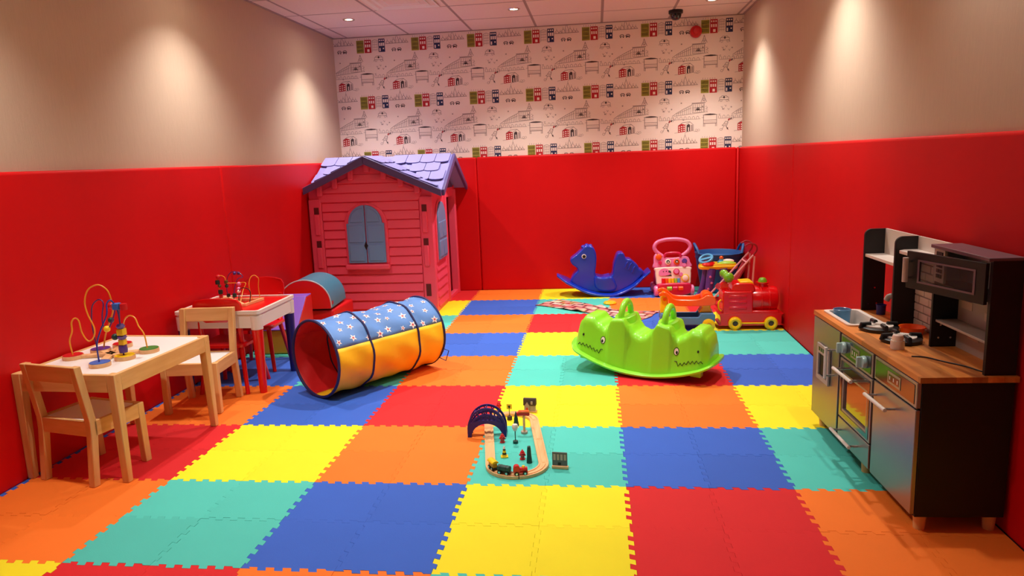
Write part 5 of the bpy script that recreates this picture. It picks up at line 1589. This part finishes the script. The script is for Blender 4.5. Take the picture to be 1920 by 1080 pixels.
# rear handle with green knob
G().lathe([(0.001, -0.022), (0.026, -0.022), (0.030, 0.0), (0.026, 0.022), (0.001, 0.022)], 20, (-0.168, 0, 0.285), axis='y').build('handle_hub', 'plastic_red_gloss', rt)
G().tube(rnd([(-0.165, 0, 0.285), (-0.150, -0.005, 0.325), (-0.145, -0.01, 0.350)], 4), 0.011, 10).build('handle_stem', 'plastic_red_gloss', rt)
G().tube(rnd([(-0.175, 0.05, 0.372), (-0.150, 0.0, 0.355), (-0.135, -0.05, 0.340)], 6), [0.022, 0.028, 0.030, 0.029, 0.026, 0.024, 0.025, 0.029, 0.034, 0.036, 0.035, 0.029, 0.014], 14).build('handle_knob', 'ball_green', rt)
for s in (-1, 1):
    for x in (-0.110, 0.125):
        wh = G().lathe([(0.017, -0.008), (0.020, -0.016), (0.032, -0.019), (0.042, -0.013), (0.046, 0.0), (0.042, 0.013), (0.032, 0.019), (0.020, 0.016), (0.017, 0.008)], 26, (x, s * 0.118, 0.046), axis='y').build('wheel', 'plastic_yellow', rt)
        G().lathe([(0.001, -0.0105), (0.0172, -0.0105), (0.0172, 0.0105), (0.001, 0.0105)], 16, (x, s * 0.118, 0.046), axis='y').build('hub', 'roof_brown', wh)
    G().tube([(-0.08, s * 0.118, 0.046), (0.095, s * 0.118, 0.046)], 0.006, 8).build('side_rod', 'plastic_yellow', rt)
G().tube(rnd([(-0.195, -0.06, 0.12), (-0.212, -0.06, 0.14), (-0.212, -0.06, 0.18), (-0.195, -0.06, 0.20)], 4), 0.006, 8).build('rear_grip', 'plastic_yellow', rt)

# yellow foam loops just behind the rocker
t = tag(G().lathe([(0.001, 0.0), (0.050, 0.0), (0.055, 0.008), (0.045, 0.02), (0.015, 0.026), (0.001, 0.026)], 24, (0, 0, 0)).build('yellow_dome', 'plastic_yellow'), 'small yellow plastic dome lying at the far edge of the printed mat', 'toy')
t.location = (0.604, 3.365, 0.001)

# ------------------------------------------------------------------ crumpled printed play mat
mm = bpy.data.materials.new('printed_mat')
mm.use_nodes = True
nt = mm.node_tree
b = nt.nodes['Principled BSDF']
tc = nt.nodes.new('ShaderNodeTexCoord')
br = nt.nodes.new('ShaderNodeTexBrick')
mp = nt.nodes.new('ShaderNodeMapping')
mp.inputs['Rotation'].default_value = (0, 0, 0.5)
nt.links.new(tc.outputs['Object'], mp.inputs[0])
nt.links.new(mp.outputs[0], br.inputs['Vector'])
br.inputs['Scale'].default_value = 1.0
br.inputs['Brick Width'].default_value = 0.105
br.inputs['Row Height'].default_value = 0.075
br.inputs['Mortar Size'].default_value = 0.011
br.inputs['Color1'].default_value = rgb((214, 60, 66))
br.inputs['Color2'].default_value = rgb((238, 226, 214))
br.inputs['Mortar'].default_value = rgb((40, 26, 30))
vo = nt.nodes.new('ShaderNodeTexVoronoi')
vo.inputs['Scale'].default_value = 22
nt.links.new(tc.outputs['Object'], vo.inputs['Vector'])
cr = nt.nodes.new('ShaderNodeValToRGB')
cr.color_ramp.interpolation = 'CONSTANT'
els = cr.color_ramp.elements
els[0].position = 0.0; els[0].color = rgb((226, 84, 84))
els[1].position = 0.35; els[1].color = rgb((240, 232, 226))
for p_, c_ in ((0.5, (240, 220, 120)), (0.62, (220, 60, 70)), (0.78, (228, 150, 150)), (0.9, (60, 44, 48))):
    e = els.new(p_); e.color = rgb(c_)
sp = nt.nodes.new('ShaderNodeSeparateColor')
nt.links.new(vo.outputs['Color'], sp.inputs[0])
nt.links.new(sp.outputs[0], cr.inputs[0])
mx = nt.nodes.new('ShaderNodeMix')
mx.data_type = 'RGBA'
mx.inputs[0].default_value = 0.28
nt.links.new(br.outputs['Color'], mx.inputs[6])
nt.links.new(cr.outputs[0], mx.inputs[7])
nt.links.new(mx.outputs[2], b.inputs['Base Color'])
b.inputs['Roughness'].default_value = 0.5
M['printed_mat'] = mm
c00, c01, c10, c11 = Vector((-0.015, 3.335, 0)), Vector((0.165, 3.555, 0)), Vector((0.815, 2.715, 0)), Vector((0.985, 3.03, 0))
nu, nv = 60, 18
vs, fs = [], []
rs = random.Random(5)
for i in range(nu + 1):
    for j in range(nv + 1):
        u, v = i / nu, j / nv
        vv = v
        v = v * (1 - 0.42 * math.exp(-((u - 0.62) / 0.22) ** 2))
        p = (c00 * (1 - u) + c10 * u) * (1 - v) + (c01 * (1 - u) + c11 * u) * v
        h = 0.003 + 0.016 * math.exp(-((u - 0.42 - 0.12 * v) / 0.05) ** 2) + 0.008 * math.exp(-((u - 0.62 + 0.1 * v) / 0.06) ** 2) + 0.004 * (1 + math.sin(11 * u + 3 * v)) * (0.4 + 0.6 * v) * 0.6 + 0.010 * math.exp(-((u - 0.30) / 0.06) ** 2) * (1 - v)
        vs.append(p + Vector((0.01 * math.sin(9 * v + 4 * u), 0.012 * math.sin(12 * u), h)))
for i in range(nu):
    for j in range(nv):
        a = i * (nv + 1) + j
        fs.append((a, a + nv + 1, a + nv + 2, a + 1))
pm = G().add(vs, fs).build('printed_play_mat', 'printed_mat', solid=0.003)
pm.data.materials.append(M['cord_dark'])
tag(pm, 'crumpled printed play mat in red and white lying behind the green rocker', 'play mat')

# ------------------------------------------------------------------ wooden train set
tk = thing('train_track', 'oval wooden toy train track on the teal mat squares', 'toy track', (0.14, 0.41, 0))
A0, A1, RR = Vector((0.176, 0.172, 0)), Vector((0.098, 0.645, 0)), 0.106
ax = (A1 - A0).normalized()
sd = Vector((ax.y, -ax.x, 0))
off = Vector((0.14, 0.41, 0))
sec = [(-0.020, 0.0), (0.020, 0.0), (0.020, 0.012), (0.0135, 0.012), (0.0135, 0.009), (0.0075, 0.009), (0.0075, 0.012), (-0.0075, 0.012), (-0.0075, 0.009), (-0.0135, 0.009), (-0.0135, 0.012), (-0.020, 0.012)]
sec = [(a, b + 0.0006) for a, b in sec]
def arc(c, a0, a1, n=12):
    return [c + (sd * math.cos(R(a0 + (a1 - a0) * k / n)) + ax * math.sin(R(a0 + (a1 - a0) * k / n))) * RR - off for k in range(n + 1)]
for c, a0, a1 in ((A0, 0.6, -89.6), (A0, -90.4, -180.6), (A1, -0.6, 89.6), (A1, 90.4, 180.6)):
    G().sweep(arc(c, a0, a1), sec).build('curved_track', 'beech', tk, smooth=False)
for s in (-1, 1):
    p0, p1 = A0 + sd * RR * s - off, A1 + sd * RR * s - off
    mid = (p0 + p1) / 2
    e = ax * 0.0012
    G().sweep([p0 + e, mid - e], sec).build('straight_track', 'beech', tk, smooth=False)
    G().sweep([mid + e, p1 - e], sec).build('straight_track', 'beech', tk, smooth=False)
    for p in (mid, p0, p1):
        G().lathe([(0.001, 0.0125), (0.006, 0.0125), (0.006, 0.0132), (0.001, 0.0132)], 12, p - ax * 0.008).build('track_peg', 'pine', tk)
# bridge
bd = thing('toy_bridge', 'navy blue plastic arch bridge over the wooden train track', 'toy bridge', (0.008, 0.500, 0), R(3))
bw, bh_ = 0.086, 0.134
def ell(w_, h_, n=28, z0=0.0, a0=0, a1=180): return [(w_ * math.cos(R(a0 + (a1 - a0) * k / n)), z0 + h_ * math.sin(R(a0 + (a1 - a0) * k / n))) for k in range(n + 1)]
for yy in (-0.026, 0.026):
    for w_, h_, th in ((bw, bh_ - 0.035, 0.009), ):
        outer = ell(bw, 0.098, 32, 0.036)
        inner = ell(bw - 0.009, 0.089, 32, 0.036)
        G().prism(outer + list(reversed(inner)), yy - 0.004, yy + 0.004, 'xz').build('arch_rim', 'plastic_navy', bd)
        o2, i2 = ell(bw - 0.012, 0.070, 32, 0.036), ell(bw - 0.018, 0.062, 32, 0.036)
        G().prism(o2 + list(reversed(i2)), yy - 0.004, yy + 0.004, 'xz').build('arch_rib', 'plastic_navy', bd)
        # lower solid arch around the opening
        lo1 = [(bw, 0.0)] + [(bw, 0.045)] + ell(bw - 0.006, 0.026, 24, 0.052, 0, 180) + [(-bw, 0.045), (-bw, 0.0)]
        lo2 = ell(bw - 0.017, 0.062, 24, 0.0, 180, 0)
        lo2 = [(-bw + 0.017, 0.0)] + lo2[1:-1] + [(bw - 0.017, 0.0)]
        G().prism(lo1 + lo2, yy - 0.0045, yy + 0.0045, 'xz').build('arch_side', 'plastic_navy', bd)
        for k in range(13):
            a = R(18 + 12 * k)
            b_ = a + R(10 if k % 2 == 0 else -10)
            p0 = ((bw - 0.006) * math.cos(a), 0.036 + 0.094 * math.sin(a))
            p1 = ((bw - 0.016) * math.cos(b_), 0.036 + 0.066 * math.sin(b_))
            G().tube([(p0[0], yy, p0[1]), (p1[0], yy, p1[1])], 0.0024, 6).build('strut', 'plastic_navy', bd)
            x = -0.056 + k * 0.0093
            zt = 0.036 + 0.064 * math.sqrt(max(0, 1 - (x / (bw - 0.018)) ** 2))
            zl = 0.074
            if zt - zl > 0.008:
                G().tube([(x, yy, zl), (x + (0.009 if k % 2 else -0.009), yy, zt)], 0.0022, 6).build('strut', 'plastic_navy', bd)
for s in (-1, 1):
    G().box(s * bw - (0.012 if s > 0 else 0), s * bw + (0.012 if s < 0 else 0), -0.026, 0.026, 0.0, 0.010).build('foot_tie', 'plastic_navy', bd)
for a in (50, 90, 130):
    G().tube([(bw * 0.95 * math.cos(R(a)), -0.026, 0.036 + 0.094 * math.sin(R(a))), (bw * 0.95 * math.cos(R(a)), 0.026, 0.036 + 0.094 * math.sin(R(a)))], 0.003, 6).build('top_tie', 'plastic_navy', bd)

# rolling stock standing on the near curve
def on_track(deg):
    p = A0 + (sd * math.cos(R(deg)) + ax * math.sin(R(deg))) * RR
    tdir = (-sd * math.sin(R(deg)) + ax * math.cos(R(deg)))
    return p, math.atan2(tdir.y, tdir.x)
TKZ = 0.0103
def wheels(t, xs, m_='black_ink'):
    for x in xs:
        for s in (-1, 1):
            w_ = G().lathe([(0.001, -0.0025), (0.0085, -0.0025), (0.0085, 0.0025), (0.001, 0.0025)], 18, (x, s * 0.0105, 0.0088), axis='y').build('wheel', m_, t)
            G().lathe([(0.001, -0.0032), (0.0042, -0.0032), (0.0042, 0.0032), (0.001, 0.0032)], 12, (x, s * 0.0105, 0.0088), axis='y').build('hub', 'chrome', w_)
p, a = on_track(-86)
t = thing('toy_locomotive', 'red wooden toy locomotive at the front of the train', 'toy train', (p.x, p.y, TKZ), a)
G().box(-0.026, 0.028, -0.0085, 0.0085, 0.008, 0.016).build('chassis', 'paint_red', t, bevel=0.002)
G().cyl((-0.006, 0, 0.022), (0.027, 0, 0.022), 0.0095, 16).build('boiler', 'paint_red', t, bevel=0.001)
G().prism(rnd2([(-0.026, 0.012), (-0.027, 0.030), (-0.022, 0.040), (-0.014, 0.042), (-0.006, 0.039), (-0.003, 0.030), (-0.004, 0.012)], 3), -0.0105, 0.0105, 'xz').build('cab', 'paint_red', t, bevel=0.003)
G().lathe([(0.001, 0.028), (0.006, 0.029), (0.0055, 0.036), (0.001, 0.037)], 14, (0.012, 0, 0)).build('dome', 'paint_yellow', t)
wheels(t, (-0.016, 0.017))
p, a = on_track(-121)
t = thing('toy_wagon', 'dark green wooden tank wagon coupled behind the red locomotive', 'toy train', (p.x, p.y, TKZ), a)
G().box(-0.027, 0.027, -0.008, 0.008, 0.008, 0.014).build('chassis', 'black_ink', t, bevel=0.001)
G().cyl((-0.026, 0, 0.024), (0.026, 0, 0.024), 0.0125, 18).build('tank', 'paint_green_dark', t, bevel=0.002)
for x in (-0.012, 0.012):
    G().lathe([(0.0123, -0.001), (0.013, -0.001), (0.013, 0.001), (0.0123, 0.001)], 18, (x, 0, 0.024), axis='x').build('band', 'black_ink', t)
wheels(t, (-0.016, 0.016))
p, a = on_track(-156)
t = thing('toy_wagon', 'yellow-roofed wooden wagon at the rear of the toy train', 'toy train', (p.x, p.y, TKZ), a)
G().box(-0.022, 0.022, -0.008, 0.008, 0.008, 0.014).build('chassis', 'black_ink', t, bevel=0.001)
G().box(-0.020, 0.020, -0.0095, 0.0095, 0.014, 0.032).build('body', 'vinyl_yellow', t, bevel=0.001)
G().prism(ell(0.0145, 0.010, 12, 0.032) , -0.024, 0.024, 'yz').build('roof', 'paint_yellow', t, bevel=0.001)
wheels(t, (-0.013, 0.013))
p, a = on_track(-104)
tag(G().tube([(p.x - 0.006, p.y + 0.001, TKZ + 0.012), (p.x + 0.006, p.y - 0.001, TKZ + 0.012)], 0.003, 8).build('coupling', 'chrome'), 'small metal coupling between locomotive and green wagon', 'coupling')

def hydrant(loc, label):
    t = thing('toy_hydrant', label, 'toy hydrant', loc, 0, 'red toy hydrants inside the track')
    G().lathe([(0.001, 0), (0.0115, 0), (0.0115, 0.004), (0.0085, 0.005), (0.0085, 0.024), (0.0105, 0.025), (0.0105, 0.028), (0.0085, 0.030), (0.0065, 0.036), (0.001, 0.039)], 18).build('body', 'paint_red', t)
    for d in ((1, 0), (-1, 0), (0, -1)):
        G().cyl((d[0] * 0.006, d[1] * 0.006, 0.019), (d[0] * 0.0135, d[1] * 0.0135, 0.019), 0.0042, 12).build('outlet', 'paint_red', t)
    G().cyl((0, 0, 0.038), (0, 0, 0.042), 0.0028, 8).build('cap_nut', 'paint_red', t)
hydrant((0.086, 0.412, 0), 'red toy fire hydrant standing near the blue bridge')
hydrant((0.191, 0.238, 0), 'red toy fire hydrant beside the flat dark green tree')
hydrant((0.015, 0.830, 0), 'red toy fire hydrant outside the track, partly behind the bridge')
t = thing('toy_cone', 'yellow toy traffic cone with dark bands inside the track', 'toy cone', (0.114, 0.258, 0), R(12))
G().box(-0.015, 0.015, -0.013, 0.013, 0.0, 0.005).build('base', 'paint_yellow', t, bevel=0.001)
G().lathe([(0.0105, 0.005), (0.009, 0.013), (0.001, 0.013)], 16).build('cone_body', 'paint_yellow', t)
G().lathe([(0.0092, 0.013), (0.0075, 0.020), (0.001, 0.020)], 16).build('cone_band', 'black_ink', t)
G().lathe([(0.0076, 0.020), (0.0060, 0.030), (0.001, 0.030)], 16).build('cone_body', 'paint_yellow', t)
G().lathe([(0.0062, 0.030), (0.0050, 0.036), (0.001, 0.036)], 16).build('cone_band', 'black_ink', t)
G().lathe([(0.0051, 0.036), (0.0030, 0.046), (0.001, 0.048)], 16).build('cone_tip', 'plastic_cream', t)
t = thing('toy_street_lamp', 'toy street lamp with white head on dark green base', 'toy lamp', (0.144, 0.404, 0))
G().lathe([(0.001, 0), (0.0105, 0), (0.0115, 0.004), (0.0105, 0.012), (0.006, 0.014), (0.001, 0.014)], 18).build('base', 'paint_green_dark', t)
G().cyl((0, 0, 0.013), (0, 0, 0.058), 0.0022, 8).build('post', 'paint_green_dark', t)
G().lathe([(0.001, 0.056), (0.006, 0.057), (0.0125, 0.070), (0.0125, 0.082), (0.010, 0.086), (0.001, 0.087)], 16).build('lamp_head', 'plastic_white', t)
t = thing('toy_tree', 'dark green flat toy tree at the front of the track oval', 'toy tree', (0.222, 0.205, 0))
G().prism([(-0.010, 0.0), (0.010, 0.0), (0.0105, 0.012), (0.0085, 0.030), (0.0075, 0.055), (0.006, 0.069), (0.002, 0.071), (-0.003, 0.069), (-0.006, 0.070), (-0.0075, 0.055), (-0.0085, 0.030), (-0.0105, 0.012)], -0.007, 0.007, 'xz').build('foliage', 'paint_green_dark', t, bevel=0.0015)
G().lathe([(0.001, 0), (0.0115, 0), (0.0115, 0.005), (0.001, 0.006)], 16).build('base', 'paint_green_dark', t)
t = thing('toy_tree', 'dark green pointed toy fir tree behind the street lamp', 'toy tree', (0.124, 0.615, 0))
G().lathe([(0.001, 0.0), (0.013, 0.0), (0.0135, 0.005), (0.010, 0.008), (0.0125, 0.010), (0.009, 0.028), (0.0105, 0.029), (0.006, 0.046), (0.0075, 0.047), (0.001, 0.068)], 16).build('foliage', 'paint_green_dark', t)
G().lathe([(0.001, 0.0), (0.009, 0.0), (0.009, 0.002), (0.001, 0.002)], 12).build('base', 'pine', t)
t = thing('toy_crane', 'toy railway crane with red beam on a wooden post', 'toy crane', (0.171, 0.520, 0))
G().lathe([(0.001, 0), (0.0145, 0), (0.0155, 0.003), (0.0145, 0.010), (0.001, 0.010)], 20).build('base', 'toy_wall', t)
G().cyl((0, 0, 0.009), (0, 0, 0.088), 0.0055, 14).build('post', 'beech', t)
G().box(-0.032, 0.026, -0.008, 0.008, 0.084, 0.098).build('beam', 'paint_red', t, bevel=0.002)
G().box(-0.024, 0.024, -0.010, 0.010, 0.097, 0.106).build('top_plate', 'plastic_orange', t, bevel=0.002)
for s in (-1, 1):
    G().lathe([(0.001, -0.009), (0.006, -0.009), (0.006, -0.006), (0.001, -0.006)], 14, (s * 0.020 - 0.003, 0, 0.090), axis='y').build('signal_light', 'wire_red', t)
t = thing('toy_road_sign', 'yellow square toy road sign on a dark drum base', 'toy sign', (0.086, 0.690, 0.0125))
t.location = (0.085, 0.688, 0)
G().lathe([(0.001, 0), (0.012, 0), (0.012, 0.014), (0.010, 0.018), (0.001, 0.019)], 18).build('base', 'roof_brown', t)
G().cyl((0, 0, 0.017), (0, 0, 0.058), 0.0018, 8).build('post', 'roof_brown', t)
pl_ = G().box(-0.0125, 0.0125, -0.002, 0.002, 0.052, 0.077).build('plate', 'paint_yellow', t, bevel=0.001)
G().ball((0, -0.0022, 0.065), 0.0055, 10, (1, 0.2, 1)).build('symbol', 'black_ink', pl_)
G().box(-0.003, 0.003, -0.0028, -0.0018, 0.056, 0.062).build('symbol', 'black_ink', pl_)
t = thing('toy_house', 'small toy house with dark brown roof behind the track', 'toy house', (0.172, 0.800, 0), R(-6))
G().box(-0.032, 0.032, -0.014, 0.014, 0.0, 0.006).build('base', 'beech', t, bevel=0.001)
G().box(-0.027, 0.027, -0.010, 0.010, 0.006, 0.040).build('walls', 'toy_wall', t)
G().prism([(-0.013, 0.034), (0.013, 0.034), (0.011, 0.060), (0.006, 0.068), (-0.006, 0.068), (-0.011, 0.060)], -0.031, 0.031, 'yz').build('roof', 'roof_brown', t, bevel=0.001)
G().prism([(-0.023, 0.008), (-0.001, 0.008), (-0.001, 0.034), (-0.012, 0.052), (-0.023, 0.034)], -0.015, -0.008, 'xz').build('gable', 'toy_wall', t)
G().box(-0.016, -0.008, -0.0162, -0.0145, 0.008, 0.024).build('door', 'paint_red', t)
G().box(0.006, 0.016, -0.0150, -0.012, 0.040, 0.056).build('dormer', 'toy_wall', t, bevel=0.001)
t = thing('toy_billboard', 'grey toy station billboard on a wooden base beside the track', 'toy sign', (0.349, 0.152, 0), R(-7))
G().box(-0.033, 0.033, -0.008, 0.008, 0.0, 0.013).build('base', 'beech', t, bevel=0.003)
bb = G().box(-0.031, 0.029, -0.002, 0.003, 0.012, 0.068).build('board', 'sign_grey', t, bevel=0.001)
for k in range(4):
    G().box(-0.026 + k * 0.014, -0.017 + k * 0.014, -0.0032, -0.0015, 0.036, 0.060).build('printed_panel', 'toy_wall' if k % 2 else 'kitchen_grey', bb)
G().box(-0.008, 0.004, -0.0032, -0.0015, 0.016, 0.026).build('printed_door', 'black_ink', bb)
